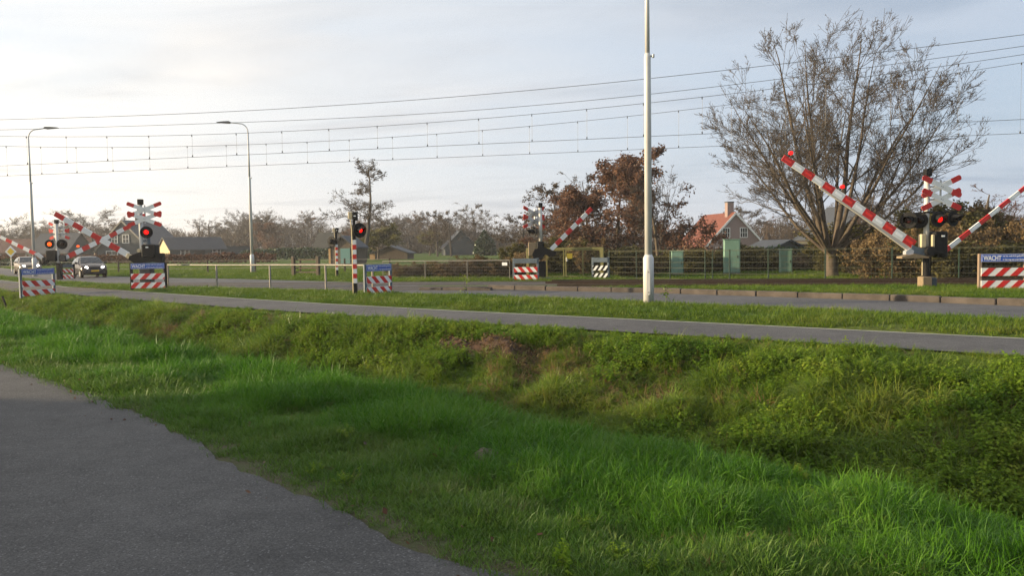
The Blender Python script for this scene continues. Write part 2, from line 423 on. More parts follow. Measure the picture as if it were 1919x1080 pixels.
def zground(x, y):
    x = np.asarray(x, float); y = np.asarray(y, float)
    s = x * DX + y * DY; n = x * NX + y * NY
    z = np.zeros_like(s)
    bn = nbike(s)
    # the ditch: near lip, floor, far bank
    lip = 5.30 + 0.12 * (vnoise(s, n * 0, 0.35, 3) - 0.5)
    foot = 6.35; floor_b = 7.5
    depth = -1.15 * (1 - sm(60, 85, s))
    down = sm(lip, foot, n); up = sm(floor_b, bn - 0.55, n) ** 0.82
    z += depth * down * (1 - up)
    z += -0.06 * sm(3.2, 5.0, n) * (1 - down)
    bank = down * (1 - sm(bn - 1.1, bn - 0.4, n))
    z += -0.13 * down * (1 - sm(bn - 0.35, bn - 0.02, n)) * up
    z += bank * (0.20 * (vnoise(x, y, 0.85, 1) - 0.5) + 0.24 * (vnoise(x, y, 1.9, 2) - 0.5) + 0.12 * (vnoise(x, y, 4.1, 6) - 0.5))
    strip = sm(2.9, 3.6, n) * (1 - down)
    z += strip * (0.06 * (vnoise(x, y, 0.9, 4) - 0.5) + 0.12 * (vnoise(x, y, 2.2, 5) - 0.5))
    # verge between bike path and road, slightly crowned
    fb = fbike(s); rn = froadn(s); rf = froadf(s)
    w = np.maximum(rn - fb, 0.01)
    t = np.clip((n - fb) / w, 0, 1)
    z += 0.05 * np.sin(t * math.pi) * np.clip(w / 2, 0, 1) * ((n > fb) & (n < rn))
    # raised strip behind the kerb, down to the track
    tB = TRB + TSL * x; tA = TRA + TSL * x
    z += 0.16 * sm(0.1, 0.35, n - rf) * (1 - sm(-2.2, -1.3, y - tA)) * sm(-1.5, -0.5, x)
    # roads sit 3 cm above the soil
    rd = ((n > bn - 0.05) & (n < fb + 0.05)) | ((n > rn - 0.05) & (n < rf + 0.05)) | (n < nnear(s) + 0.02)
    z = np.where(rd, -0.03, z)
    z += -0.22 * sm(1.3, 2.6, y - tB) * sm(4.0, 7.0, x)
    z += -0.85 * sm(50, 90, y) * sm(2, 16, x)
    return z
def Z(x, y): return float(zground(x, y))

def grid_mesh(name, S, N, zf, m, smooth=True):
    SS, NN = np.meshgrid(S, N, indexing='ij')
    XX = SS * DX + NN * NX; YY = SS * DY + NN * NY
    ZZ = zf(XX, YY)
    V = np.stack([XX.ravel(), YY.ravel(), ZZ.ravel()], 1)
    a, b = len(S), len(N)
    I = np.arange(a * b).reshape(a, b)
    F = np.stack([I[:-1, :-1], I[:-1, 1:], I[1:, 1:], I[1:, :-1]], -1).reshape(-1, 4)
    return np_mesh(name, V, F, m, smooth)
def np_mesh(name, V, F, m, smooth=False, tint=None, parent=None, link=True):
    me = bpy.data.meshes.new(name)
    k = F.shape[1]
    me.vertices.add(len(V)); me.loops.add(F.size); me.polygons.add(len(F))
    me.vertices.foreach_set('co', np.ascontiguousarray(V, np.float32).ravel())
    me.loops.foreach_set('vertex_index', np.ascontiguousarray(F, np.int32).ravel())
    me.polygons.foreach_set('loop_start', np.arange(0, F.size, k, dtype=np.int32))
    me.polygons.foreach_set('loop_total', np.full(len(F), k, np.int32))
    if tint is not None:
        at = me.attributes.new('tint', 'FLOAT', 'FACE'); at.data.foreach_set('value', np.ascontiguousarray(tint, np.float32))
    me.update(calc_edges=True)
    me.materials.append(M[m] if isinstance(m, str) else m)
    if smooth: me.shade_smooth()
    if not link: return me
    o = bpy.data.objects.new(name, me); COL.objects.link(o)
    if parent is not None: o.parent = parent
    return o
def strip_mesh(name, s, n0, n1, z, m, cols=2):
    s = np.asarray(s, float)
    V = []
    for k in range(cols):
        n = n0 + (n1 - n0) * k / (cols - 1)
        x = s * DX + n * NX; y = s * DY + n * NY
        V.append(np.stack([x, y, np.full_like(x, 0) + z], 1))
    V = np.stack(V, 1).reshape(-1, 3)
    I = np.arange(len(V)).reshape(len(s), cols)
    F = np.stack([I[:-1, :-1], I[:-1, 1:], I[1:, 1:], I[1:, :-1]], -1).reshape(-1, 4)
    return np_mesh(name, V, F, m)

def ground_material():
    m = bpy.data.materials.new('turf and soil'); m.use_nodes = True
    nt = m.node_tree; L = nt.links.new; b = nt.nodes['Principled BSDF']
    t = nt.nodes.new('ShaderNodeTexCoord')
    def nz(s, d):
        n = nt.nodes.new('ShaderNodeTexNoise'); n.inputs['Scale'].default_value = s; n.inputs['Detail'].default_value = d
        n.inputs['Roughness'].default_value = 0.65
        L(t.outputs['Object'], n.inputs['Vector']); return n.outputs[0]
    def ramp(v, cs):
        c = nt.nodes.new('ShaderNodeValToRGB'); e = c.color_ramp.elements
        while len(e) < len(cs): e.new(0.5)
        for i, (p, q) in enumerate(cs): e[i].position = p; e[i].color = (*q, 1)
        L(v, c.inputs[0]); return c.outputs[0]
    g1 = ramp(nz(0.22, 9), [(0.3, (0.040, 0.075, 0.012)), (0.5, (0.070, 0.115, 0.018)), (0.7, (0.115, 0.130, 0.035))])
    g2 = ramp(nz(9.0, 6), [(0.35, (0.55, 0.55, 0.55)), (0.65, (1.25, 1.25, 1.2))])
    mx = nt.nodes.new('ShaderNodeMix'); mx.data_type = 'RGBA'; mx.blend_type = 'MULTIPLY'; mx.inputs[0].default_value = 1
    L(g1, mx.inputs[6]); L(g2, mx.inputs[7])
    L(mx.outputs[2], b.inputs['Base Color'])
    b.inputs['Roughness'].default_value = 0.95; b.inputs['Specular IOR Level'].default_value = 0.1
    bp = nt.nodes.new('ShaderNodeBump'); bp.inputs['Strength'].default_value = 0.7; bp.inputs['Distance'].default_value = 0.05
    L(nz(14, 5), bp.inputs['Height']); L(bp.outputs[0], b.inputs['Normal'])
    return m
M['turf'] = ground_material()

# non-uniform sheet: fine near the camera, out to the horizon
S_ax = np.concatenate([[-900, -600, -300, -150, -80, -40, -20], np.arange(-12, 30, 0.22), np.arange(30, 70, 0.6), np.arange(70, 130, 3), [140, 170, 220, 300, 450, 620, 900]])
N_ax = np.concatenate([[-900, -600, -300, -120, -60, -30, -15, -6, 0, 2.0], np.arange(2.5, 26, 0.16), np.arange(26, 46, 0.6), np.arange(46, 120, 3), [130, 170, 230, 320, 480, 640, 900]])
struct(grid_mesh('ground', S_ax, N_ax, zground, 'turf'))

# near road with a ragged right edge
sg = np.concatenate([np.arange(-30, 26, 0.07), np.arange(26, 160, 1.0)])
edge = nnear(sg) + 0.12 * (vnoise(sg, 0 * sg, 1.3, 8) - 0.5) + 0.10 * (vnoise(sg, 0 * sg, 4.0, 9) - 0.5) + 0.04 * (vnoise(sg, 0 * sg, 11.0, 10) - 0.5)
struct(strip_mesh('road', sg, edge - 5.0, edge, 0.006, 'asphalt_near', 3))
sp = np.arange(-60, 190, 0.5)
M['edgesoil'] = mat('trodden edge soil', (0.070, 0.052, 0.034), 0.95, 0, 0.5, 5, col2=(0.055, 0.070, 0.022), bump=0.8, bscale=40)
def soil_edge():
    e0 = nnear(sg) - 0.12; e1 = nnear(sg) + 0.42 + 0.3 * (vnoise(sg, 0 * sg, .9, 14) - .5) + 0.2 * (vnoise(sg, 0 * sg, 3.0, 15) - .5)
    V = []
    for k in range(5):
        n_ = e0 + (e1 - e0) * k / 4; x_ = sg * DX + n_ * NX; y_ = sg * DY + n_ * NY
        V.append(np.stack([x_, y_, np.maximum(zground(x_, y_), -0.012) + 0.004 - 0.012 * (k == 4)], 1))
    V = np.stack(V, 1).reshape(-1, 3); I = np.arange(len(V)).reshape(len(sg), 5)
    F = np.stack([I[:-1, :-1], I[:-1, 1:], I[1:, 1:], I[1:, :-1]], -1).reshape(-1, 4)
    return np_mesh('soil_edge', V, F, 'edgesoil', True)
struct(soil_edge())
struct(strip_mesh('bike_path', sp, nbike(sp) - 0.04, fbike(sp) - 0.10, 0.008, 'asphalt_path', 3))
struct(strip_mesh('path_edge_band', sp, fbike(sp) - 0.10, fbike(sp) + 0.01, 0.012, mat('pale edge band', (0.36, 0.35, 0.33), 0.9, 0, 0.3, 3)))
struct(strip_mesh('main_road', sp, froadn(sp), froadf(sp), 0.0, 'asphalt_road', 4))

# the kerb: long concrete blocks with open joints
kb = MB(); kr = random.Random(4)
s0 = -40.0
while s0 < 21.0:
    s1 = s0 + 1.28
    a = Vector((*XY(s0 + 0.012, float(froadf(s0)) + 0.02), 0)); b = Vector((*XY(s1 - 0.012, float(froadf(s1)) + 0.02), 0))
    d = (b - a); yaw = math.atan2(d.y, d.x)
    h = 0.175 + kr.uniform(-0.012, 0.012)
    off = Vector((NX, NY, 0)) * (0.10 + kr.uniform(-0.012, 0.012))
    kb.box((a + b) / 2 + off + Vector((0, 0, h / 2 - 0.03)), (d.length, 0.20, h + 0.04), rz(yaw + kr.uniform(-.006, .006)), bev=0.022)
    s0 = s1
for k in range(3):                                   # the last blocks swing in beside the track
    kb.box((-1.2 - k * 0.95, 29.15 + k * 0.36, 0.04), (0.95, 0.2, 0.17 - 0.03 * k), rz(R(-20)), bev=0.022)
M['kerbm'] = mat('brownish kerb concrete', (0.100, 0.084, 0.073), 0.9, 0, 0.5, 2.2, bump=0.4, bscale=30)
struct(kb.build('kerb', 'kerbm'))
# far kerb remains across the road
# ---------------------------------------------------------------- railway
TD = Vector((1, TSL, 0)).normalized(); TN = Vector((-TD.y, TD.x, 0)); TYAW = math.atan2(TD.y, TD.x)
def tpt(tr, x, off=0.0, z=0.0):
    return Vector((x, tr + TSL * x, z)) + TN * off
def railway_bed():
    m = MB()
    for tr in (TRA, TRB):
        for x0, x1 in ((3.0, 60.0),):
            a, b = tpt(tr, x0), tpt(tr, x1)
            m.box((a + b) / 2 + Vector((0, 0, -0.028)), ((b - a).length, 2.6, 0.05), rz(TYAW))
    return m.build('track_bed', mat('brown track ballast', (0.11, 0.085, 0.065), 0.95, 0, 0.5, 8, bump=0.9, bscale=28))
struct(railway_bed())
deck = MB()
for tr in (TRA, TRB):                                # crossing deck panels between and beside the rails
    for off, w in ((0.0, 1.30), (-1.15, 0.72), (1.15, 0.72)):
        x = -32.0
        while x < 1.5:
            a, b = tpt(tr, x + 0.01, off), tpt(tr, x + 1.78, off)
            deck.box((a + b) / 2 + Vector((0, 0, 0.001)), ((b - a).length, w, 0.03), rz(TYAW), bev=0.006)
            x += 1.8
struct(deck.build('crossing_deck', mat('rubber crossing panels', (0.085, 0.080, 0.075), 0.85, 0, 0.4, 3, bump=0.3, bscale=20)))
rr = MB()
for tr in (TRA, TRB):
    for off in (-0.7525, 0.7525):
        for x0, x1, h in ((-120, 1.6, 0.03), (1.6, 90, 0.125)):
            a, b = tpt(tr, x0, off), tpt(tr, x1, off)
            L_ = (b - a).length
            rr.box((a + b) / 2 + Vector((0, 0, h - 0.018)), (L_, 0.070, 0.034), rz(TYAW), 0)
            rr.box((a + b) / 2 + Vector((0, 0, h / 2 - 0.04)), (L_, 0.018, h + 0.0), rz(TYAW), 0)
            rr.box((a + b) / 2 + Vector((0, 0, -0.005)), (L_, 0.14, 0.024), rz(TYAW), 0)
struct(rr.build('rails', 'rail'))

# overhead lines
def catenary(tr, zc, zmin, xm, label):
    t = thing('catenary_wire', label, 'overhead wire', (0, tr, 0), 0, 'overhead wires above the two tracks')
    f = lambda x: zmin + 0.0020 * (((x - xm + 33) % 66) - 33) ** 2
    xs = np.arange(-62, 51, 1.0)
    MB().tube([(x, TSL * x, f(x)) for x in xs], 0.0085, 4).build('messenger_wire', 'wire', t)
    MB().tube([(x, TSL * x, zc) for x in xs], 0.0085, 4).build('contact_wire', 'wire', t)
    k = -34.0
    while k < 30:
        dm = MB(); y = TSL * k
        dm.tube([(k, y, zc + 0.02), (k + 0.01, y, f(k))], 0.0045, 4)
        dm.box((k, y, f(k) - 0.03), (0.03, 0.03, 0.09)); dm.box((k, y, zc + 0.04), (0.035, 0.035, 0.09))
        dm.build('dropper', 'wire', t)
        k += 2.05
    return t
catenary(TRA, 5.62, 6.50, -8.0, 'contact wire with droppers hung from its sagging carrier wire, nearer track')
catenary(TRB, 5.62, 6.60, -9.5, 'contact wire with droppers hung from its sagging carrier wire, farther track')
def feeder(y0, pts, label):
    xs = np.arange(-62, 51, 1.0)
    z = np.interp(xs, [p[0] for p in pts], [p[1] for p in pts])
    k = np.ones(9) / 9; z2 = np.convolve(np.pad(z, 4, 'edge'), k, 'valid')
    o = MB().tube([(x, y0 + TSL * x, zz) for x, zz in zip(xs, z2)], 0.0085, 4).build('feeder_wire', 'wire')
    tag(o, label, 'overhead wire', 'overhead wires above the two tracks')
feeder(26.7, [(-62, 8.3), (-20.6, 6.98), (-12, 6.75), (-4.9, 6.74), (0, 6.82), (6.5, 7.08), (15.2, 7.6), (22, 8.1), (50, 8.1)], 'topmost single wire of the overhead line without any droppers')
feeder(29.6, [(-62, 8.4), (-22.6, 7.10), (-12, 6.86), (-5.4, 6.76), (0, 6.8), (7.2, 7.12), (16.7, 7.86), (22, 8.4), (50, 8.4)], 'second wire from the top, bare and without droppers of its own')

# ---------------------------------------------------------------- lamp posts
def lamp_post(x, y, arm_dir, label, door=False, H=10.4):
    t = thing('street_lamp', label, 'street lamp', (x, y, Z(x, y) - 0.02), 0, 'grey street lamps')
    MB().tube([(0, 0, 0), (0, 0, 1.27), (0, 0, 1.36)], [0.142, 0.142, 0.100], 20).build('base_sleeve', 'lamp', t, True)
    MB().tube([(0, 0, 1.35), (0, 0, 6.55), (0, 0, 6.66)], [0.098, 0.088, 0.066], 20).build('lower_pole', 'lamp', t, True)
    MB().tube([(0, 0, 6.65), (0, 0, H - 0.7)], [0.064, 0.050], 16).build('upper_pole', 'lamp', t, True)
    m = MB(); m.tube([(0.05, -0.03, 6.58), (0.15, -0.05, 6.58)], 0.025, 8); m.box((0.145, -0.05, 6.58), (0.06, 0.08, 0.09), bev=0.01)
    m.build('clamp', 'galv', t)
    c = [(0, 0, H - 0.7)]
    for i in range(1, 8):
        a = i / 7 * R(84); c.append((arm_dir * 0.55 * (1 - math.cos(a)), 0, H - 0.7 + 0.6 * math.sin(a)))
    ex, ez = c[-1][0], c[-1][2]
    c += [(ex + arm_dir * 0.75, 0, ez + 0.09)]
    MB().tube(c, 0.036, 10).build('arm', 'lamp', t, True)
    l = MB(); bx, bz = c[-1][0], c[-1][2]
    out = [(0, -0.03), (0.12, -0.07), (0.62, -0.035), (0.95, 0.01), (0.92, 0.035), (0.45, 0.075), (0.1, 0.085), (0, 0.04)]
    l.prism([(arm_dir * p, q) for p, q in (out if arm_dir > 0 else out[::-1])], 0.26, Matrix.Translation((bx - arm_dir * 0.08, 0, bz)))
    l.build('luminaire', mat('dark luminaire', (0.10, 0.10, 0.105), 0.4), t)
    if door:
        d = MB(); yaw = R(-12)
        Mx = Matrix.Rotation(yaw, 4, 'Z')
        out = [(math.cos(a) * 0.045, 0.93 + (0.0 if k else 0.0) + math.sin(a) * 0.045) for k, a in enumerate(np.linspace(0, math.pi, 9))]
        out += [(math.cos(a) * 0.045, 0.33 + math.sin(a) * 0.045) for a in np.linspace(math.pi, 2 * math.pi, 9)]
        d.prism(out, 0.03, Mx @ Matrix.Translation((-0.0, -0.132, 0)))
        dd = d.build('service_door', 'lamp', t)
        for z_ in (0.36, 0.90):
            b = MB(); p = Mx @ Vector((0, -0.145, z_)); q = Mx @ Vector((0, -0.158, z_))
            b.tube([p, q], 0.016, 8).build('bolt', 'galv_old', dd)
    return t
lamp_post(3.65, 20.83, -1, 'tall pale grey lamp post with service door standing in the verge, crossing the whole sky', True)
lamp_post(-33.6, 55.0, 1, 'slim lamp post with its curved arm pointing right, behind the two waiting cars')
lamp_post(-17.9, 53.9, -1, 'slim lamp post with its curved arm pointing left, beyond the tube railing')

# ---------------------------------------------------------------- level crossing signals
def stadium(L, w, n=6):
    r = w / 2; o = []
    for c, a0 in ((L / 2 - r, -90), (-L / 2 + r, 90)):
        for k in range(n + 1):
            a = R(a0 + 180 * k / n); o.append((c + r * 0.62 * math.cos(a), r * math.sin(a)))
    return o
def board(parent, c, yaw, ang, yoff, L=1.62, w=0.165, back=False):
    """one plank of a crossbuck: white with red ends, grey behind"""
    Mx = place(c, yaw) @ Matrix.Rotation(-ang, 4, 'Y') @ Matrix.Translation((0, yoff, 0))
    m = MB(); red = 0.36; o = stadium(L, w)
    m.prism([(x, z) for x, z in o], 0.022, Mx, 0)
    for sgn in (1, -1):
        seg = [(x, z) for x, z in stadium(L, w) if x * sgn > L / 2 - red]
        e = L / 2 - red
        pts = ([(e, -w / 2)] + [(x, z) for x, z in o if x > e] + [(e, w / 2)])
        pts = [(x * sgn, z) for x, z in pts]
        if sgn < 0: pts = pts[::-1]
        m.prism(pts, 0.028, Mx, 1)
    # dull back sheet
    bx = L / 2 - red - 0.004
    m.prism([(-bx, -w / 2 + .002), (bx, -w / 2 + .002), (bx, w / 2 - .002), (-bx, w / 2 - .002)], 0.004, Mx @ Matrix.Translation((0, 0.0135, 0)), 2)
    for q in (-0.03, 0.03):
        b0 = Mx @ Vector((q, -0.012, 0)); b1 = Mx @ Vector((q, -0.022, 0)); m.tube([b0, b1], 0.012, 6, 3)
    return m.build('board', ['white', 'red', 'backgrey', 'black'], parent)
def crossbuck(t, c, yaw, halfw=0.76, L=1.62):
    m = MB(); f = place(c, yaw)
    for z_ in (0.2, -0.2):
        m.box(f @ Vector((-0.12, 0.06, z_)), (0.42, 0.03, 0.05), rz(yaw))
    m.box(f @ Vector((0, 0.045, 0)), (0.05, 0.03, 0.8), rz(yaw))
    cb = m.build('crossbuck', 'galv', t)
    ang = math.atan2(0.31, halfw)
    for z_ in (0.2, -0.2):
        cc = f @ Vector((0, 0, z_))
        board(cb, cc, yaw, ang, 0.0, L); board(cb, cc, yaw, -ang, -0.030, L)
    return cb
def lighthead(t, c, yaw, lit=None, r=0.25, hood=True, lens=0.105):
    """round black backing disc, housing, lens and hood; faces local -Y turned by yaw"""
    f = place(c, yaw)
    m = MB()
    m.tube([f @ Vector((0, 0.012, 0)), f @ Vector((0, -0.012, 0))], r, 28)
    m.tube([f @ Vector((0, 0.012, 0)), f @ Vector((0, 0.16, 0)), f @ Vector((0, 0.20, 0))], [0.14, 0.13, 0.08], 18)
    m.tube([f @ Vector((0, -0.012, 0)), f @ Vector((0, -0.05, 0))], lens + 0.022, 20)
    h = m.build('light_head', 'black', t)
    l = MB(); n = 16
    ring = [f @ Vector((0, -0.052 - 0.025 * k, 0)) for k in (0, .6, .9, 1)]
    l.tube(ring, [lens, lens * .8, lens * .5, lens * .1], 18)
    l.build('lens', {'red': 'lampred', 'orange': 'lamporange'}.get(lit, 'lensdark'), h, True)
    if hood:
        hm = MB(); P = []; F = []; n = 14; L_ = 0.34
        for k in range(n + 1):
            a = R(-25 + 230 * k / n)
            rr_ = lens + 0.03
            front = L_ * (0.45 + 0.55 * max(0, math.sin(a)))
            for d_, ro in ((0.0, rr_), (front, rr_ * 1.05), (front, rr_ * 1.05 - 0.006), (0.0, rr_ - 0.006)):
                P.append(f @ Vector((ro * math.cos(a), -0.02 - d_, ro * math.sin(a) - d_ * 0.10)))
        for k in range(n):
            o = k * 4
            for j in range(4):
                F.append((o + j, o + (j + 1) % 4, o + 4 + (j + 1) % 4, o + 4 + j))
        hm.add(P, F).build('hood', 'black', h)
    return h
def arm(t, base, tip, h0=0.23, h1=0.14, nb=13, first_red=True, th=0.06, lights=(), refl=True, lit='red', brace=None):
    base = Vector(base); tip = Vector(tip); d = tip - base; L_ = d.length; u = d.normalized()
    side = u.cross(Vector((0, 0, 1))).normalized(); up = side.cross(u).normalized()
    if up.z < 0: up = -up
    m = MB(); rf = []
    for k in range(nb):
        a, b = k / nb, (k + 1) / nb
        ha, hb = h0 + (h1 - h0) * a, h0 + (h1 - h0) * b
        A = base + u * (a * L_); B = base + u * (b * L_ )
        P = []
        for c_, h_ in ((A, ha), (B, hb)):
            for q, w in ((-.5, -.5), (.5, -.5), (.5, .5), (-.5, .5)):
                P.append(c_ + side * (th * q) + up * (h_ * w))
        F = [(0, 1, 5, 4), (1, 2, 6, 5), (2, 3, 7, 6), (3, 0, 4, 7)]
        if k == 0: F.append((3, 2, 1, 0))
        if k == nb - 1: F.append((4, 5, 6, 7))
        isred = (k % 2 == 0) == first_red
        m.add(P, F, 1 if isred else 0)
        if refl:
            C = base + u * ((a + b) / 2 * L_); l_ = 0.30 * L_ / nb; hh = (ha + hb) / 2 * 0.16
            rf.append((C, l_, hh, isred))
    am = m.build('barrier_arm', ['white', 'red'], t)
    rot3 = Matrix((u, side, up)).transposed()
    for C, l_, hh, isred in rf:
        MB().box(C, (l_ * 2, th + 0.008, hh * 2), rot3).build('reflector', 'redrefl' if isred else 'whiterefl', am)
    for fr in lights:
        hh = h0 + (h1 - h0) * fr
        p = base + u * (fr * L_) + up * (hh / 2)
        lm = MB(); lm.tube([p, p + up * 0.16], 0.02, 6, 1); lm.tube([p + up * 0.15 - side * 0.05, p + up * 0.15 + side * 0.05], 0.062, 12, 0)
        lm.build('arm_light', [{'red': 'lampred', 'orange': 'lamporange'}[lit], 'black'], am)
    if brace:
        a, b, drop = brace
        P = []
        for fr, dz, hh in ((0.0, drop, 0.16), (a, 0.0, 0.10), (b, 0.0, 0.06)):
            c_ = base + u * (fr * L_) - up * (h0 / 2 * 0.9 + dz) + side * 0.03
            for q, w in ((-.05, -.5), (.05, -.5), (.05, .5), (-.05, .5)):
                P.append(c_ + side * q + up * (hh * w))
        F = []
        for o in (0, 4):
            for j in range(4): F.append((o + j, o + (j + 1) % 4, o + 4 + (j + 1) % 4, o + 4 + j))
        F += [(3, 2, 1, 0), (8, 9, 10, 11)]
        MB().add(P, F).build('arm_brace', mat('dull grey brace', (0.40, 0.39, 0.37), 0.6), am)
    return am
def polebase(t, H, r=0.075, zlow=1.2, capped=True):
    """pale post, black lower casing, cap box"""
    MB().tube([(0, 0, zlow), (0, 0, H - 0.12)], r, 16).build('post', 'post', t, True)
    if capped: MB().box((0.015, 0, H - 0.06), (0.2, 0.2, 0.24), bev=0.015).build('cap', 'black', t)

# --- the one beside the kerb at the right
t = thing('crossing_signal', 'crossing signal nearest the kerb with four light heads and two raised arms', 'crossing signal', (13.0, 24.5, 0.08))
polebase(t, 3.72, 0.082, 1.1)
m = MB(); m.tube([(0, 0, 0.35), (0, 0, 1.2)], 0.11, 14); m.tube([(-.125, -.03, 0.45), (-.125, -.03, 1.2)], 0.018, 8, 1); m.tube([(.13, -.02, 0.45), (.16, 0, 1.15)], 0.02, 8)
m.build('lower_post', ['black', 'cream'], t)
m = MB(); m.box((-0.04, -0.02, 0.21), (0.30, 0.34, 0.42), bev=0.02); m.box((0.2, 0.02, 0.2), (0.2, 0.3, 0.38), mi=1, bev=0.03); m.box((0.06, 0, 0.02), (0.62, 0.45, 0.06), mi=1, bev=0.01)
m.build('foot_casing', ['brownbox', mat('slate blue casing', (0.035, 0.05, 0.07), 0.5)], t)
crossbuck(t, (0.40, -0.10, 3.02), R(2), 0.64, 1.43)
m = MB(); m.tube([(-0.62, -0.05, 2.40), (0.95, -0.05, 2.44)], 0.022, 8); m.tube([(0, 0, 2.40), (0, 0, 2.46)], 0.1, 12)
m.build('light_bracket', 'black', t)
lighthead(t, (-0.62, -0.12, 2.19), R(-40)); lighthead(t, (-0.22, -0.02, 2.18), R(-46))
lighthead(t, (0.30, -0.14, 2.21), R(8), 'red'); lighthead(t, (0.78, -0.10, 2.22), R(24))
m = MB(); m.box((0.36, 0.0, 1.46), (0.42, 0.46, 0.74), bev=0.04); m.box((0.44, 0.02, 1.16), (0.34, 0.40, 0.30), bev=0.06); m.tube([(0.02, -0.30, 1.22), (0.02, 0.3, 1.22)], 0.15, 16)
m.box((0.40, -0.245, 1.68), (0.10, 0.01, 0.05), mi=1)
m.build('drive_box', ['black', 'whiterefl'], t)
m = MB(); m.box((-0.17, -0.08, 1.54), (0.16, 0.22, 0.42), bev=0.02); m.box((0.10, -0.20, 1.50), (0.09, 0.10, 0.46), bev=0.02); m.build('relay_box', 'cream', t)
m = MB()
m.prism([(-0.86, 1.00), (-0.02, 1.00), (-0.02, 1.05), (-0.45, 1.14), (-0.86, 1.06)], 0.36, Matrix.Translation((0, -0.05, 0)), 0)
m.prism([(-0.70, 1.12), (-0.48, 1.09), (-0.45, 1.24), (-0.56, 1.31), (-0.70, 1.22)], 0.20, Matrix.Translation((0, -0.05, 0)), 1)
m.prism([(-0.55, 1.18), (0.05, 1.05), (0.1, 1.32), (-0.30, 1.33), (-0.50, 1.42)], 0.10, Matrix.Translation((0, -0.08, 0)), 2)
m.build('counterweight', ['brownbox', 'backgrey', 'blueback'], t)
arm(t, (-0.42, -0.08, 1.42), (-4.5, 0.0, 4.20), 0.27, 0.19, 13, True, lights=(0.585, 0.975), brace=(0.42, 0.70, 0.06))
m = MB(); m.box((0.66, 0.25, 1.06), (0.24, 0.12, 0.12), bev=0.01); m.build('arm_holder', 'black', t)
arm(t, (0.62, 0.34, 1.08), (4.4, 0.9, 3.80), 0.15, 0.12, 11, True, lights=(), th=0.05)

# --- the one behind the bright sign at the left
t = thing('crossing_signal', 'crossing signal behind the frontal warning fence, one round red light, arm rising left', 'crossing signal', (-16.02, 33.9, 0))
polebase(t, 3.84, 0.085, 0.0)
crossbuck(t, (0.24, -0.14, 3.24), R(2), 0.80)
m = MB(); m.tube([(0.24, -0.2, 3.21), (0.24, -0.22, 3.21)], 0.06, 10); m.build('centre_light', 'red', t)
lighthead(t, (0.30, -0.16, 2.47), R(16), 'red', 0.26)
m = MB(); m.tube([(0.30, 0.02, 1.95), (0.30, 0.02, 2.3)], 0.07, 10); m.tube([(0, 0, 2.1), (0.3, 0.02, 2.1)], 0.03, 8); m.build('light_bracket', 'blueback', t)
m = MB(); m.box((0.38, 0, 1.66), (0.60, 0.5, 0.56), bev=0.04); m.prism([(-0.45, 1.46), (0.0, 1.62), (0.95, 1.55), (0.92, 1.12), (0.5, 1.20), (-0.2, 1.10), (-0.50, 1.30)], 0.34, Matrix.Translation((0.0, -0.05, 0)), 0)
m.box((0.34, -0.256, 1.82), (0.12, 0.01, 0.05), mi=1)
m.build('drive_box', ['black', 'whiterefl'], t)
m = MB(); m.tube([(-0.06, -0.12, 1.68), (-0.06, -0.17, 1.68)], 0.085, 12); m.tube([(0.0, -0.2, 1.6), (-0.25, -0.2, 1.4)], 0.018, 6, 1); m.build('bearing', ['cream', 'backgrey'], t)
m = MB(); m.box((-0.50, -0.05, 1.42), (0.30, 0.14, 0.20), Matrix.Rotation(R(30), 3, 'Y'), bev=0.02); m.build('arm_holder', 'cream', t)
m = MB(); m.box((0.15, 0.05, 0.52), (0.5, 0.42, 1.02), bev=0.03); m.build('lower_casing', mat('dark casing', (0.035, 0.036, 0.04), 0.6), t)
MB().box((0.18, 0.30, 1.05), (1.25, 0.05, 0.26), bev=0.01).build('green_panel', 'cabgreen', t)
arm(t, (-0.58, -0.05, 1.50), (-3.55, -0.25, 3.32), 0.25, 0.21, 8, False, refl=False)

# --- the far left one
t = thing('crossing_signal', 'crossing signal seen from behind beside the dark cars, its left light glowing orange', 'crossing signal', (-27.8, 47.9, 0))
polebase(t, 3.6, 0.085, 0.0)
crossbuck(t, (0.05, 0.16, 2.98), R(180 - 12), 0.80)
m = MB(); m.tube([(-0.45, -0.05, 2.38), (0.45, -0.05, 2.38)], 0.024, 8); m.build('light_bracket', 'black', t)
lighthead(t, (-0.40, -0.12, 2.17), R(18), 'orange', 0.27, False, 0.12); lighthead(t, (0.36, -0.12, 2.15), R(40), None, 0.30)
m = MB(); m.box((-0.30, -0.02, 1.46), (0.62, 0.46, 0.66), bev=0.04); m.box((-0.78, 0, 1.18), (0.36, 0.32, 0.42), bev=0.08); m.box((-0.98, 0, 1.06), (0.36, 0.2, 0.26), bev=0.06)
m.build('drive_box', 'black', t)
m = MB(); m.box((0.32, 0.02, 1.30), (0.42, 0.3, 0.40), bev=0.04); m.build('relay_box', mat('dark grey relay box', (0.05, 0.045, 0.045), 0.6), t)
m = MB(); m.box((0.06, 0, 0.5), (0.26, 0.28, 1.0), bev=0.02); m.build('lower_casing', 'black', t)
MB().prism([(-1.45, 1.62), (-1.2, 1.66), (-0.75, 1.28), (-0.95, 1.18)], 0.12, Matrix.Identity(4)).build('arm_holder', 'backgrey', t)
m = MB(); m.box((0.56, 0.0, 1.36), (0.30, 0.10, 0.24), Matrix.Rotation(R(-25), 3, 'Y'), bev=0.02)
m.build('arm_holder', 'backgrey', t)
arm(t, (-1.38, 0.0, 1.60), (-5.4, 0.3, 3.55), 0.22, 0.16, 11, True, refl=False, th=0.05)
arm(t, (0.68, 0.0, 1.42), (4.35, 0.35, 3.22), 0.30, 0.24, 9, True, lights=(0.185,), lit='orange', refl=False)

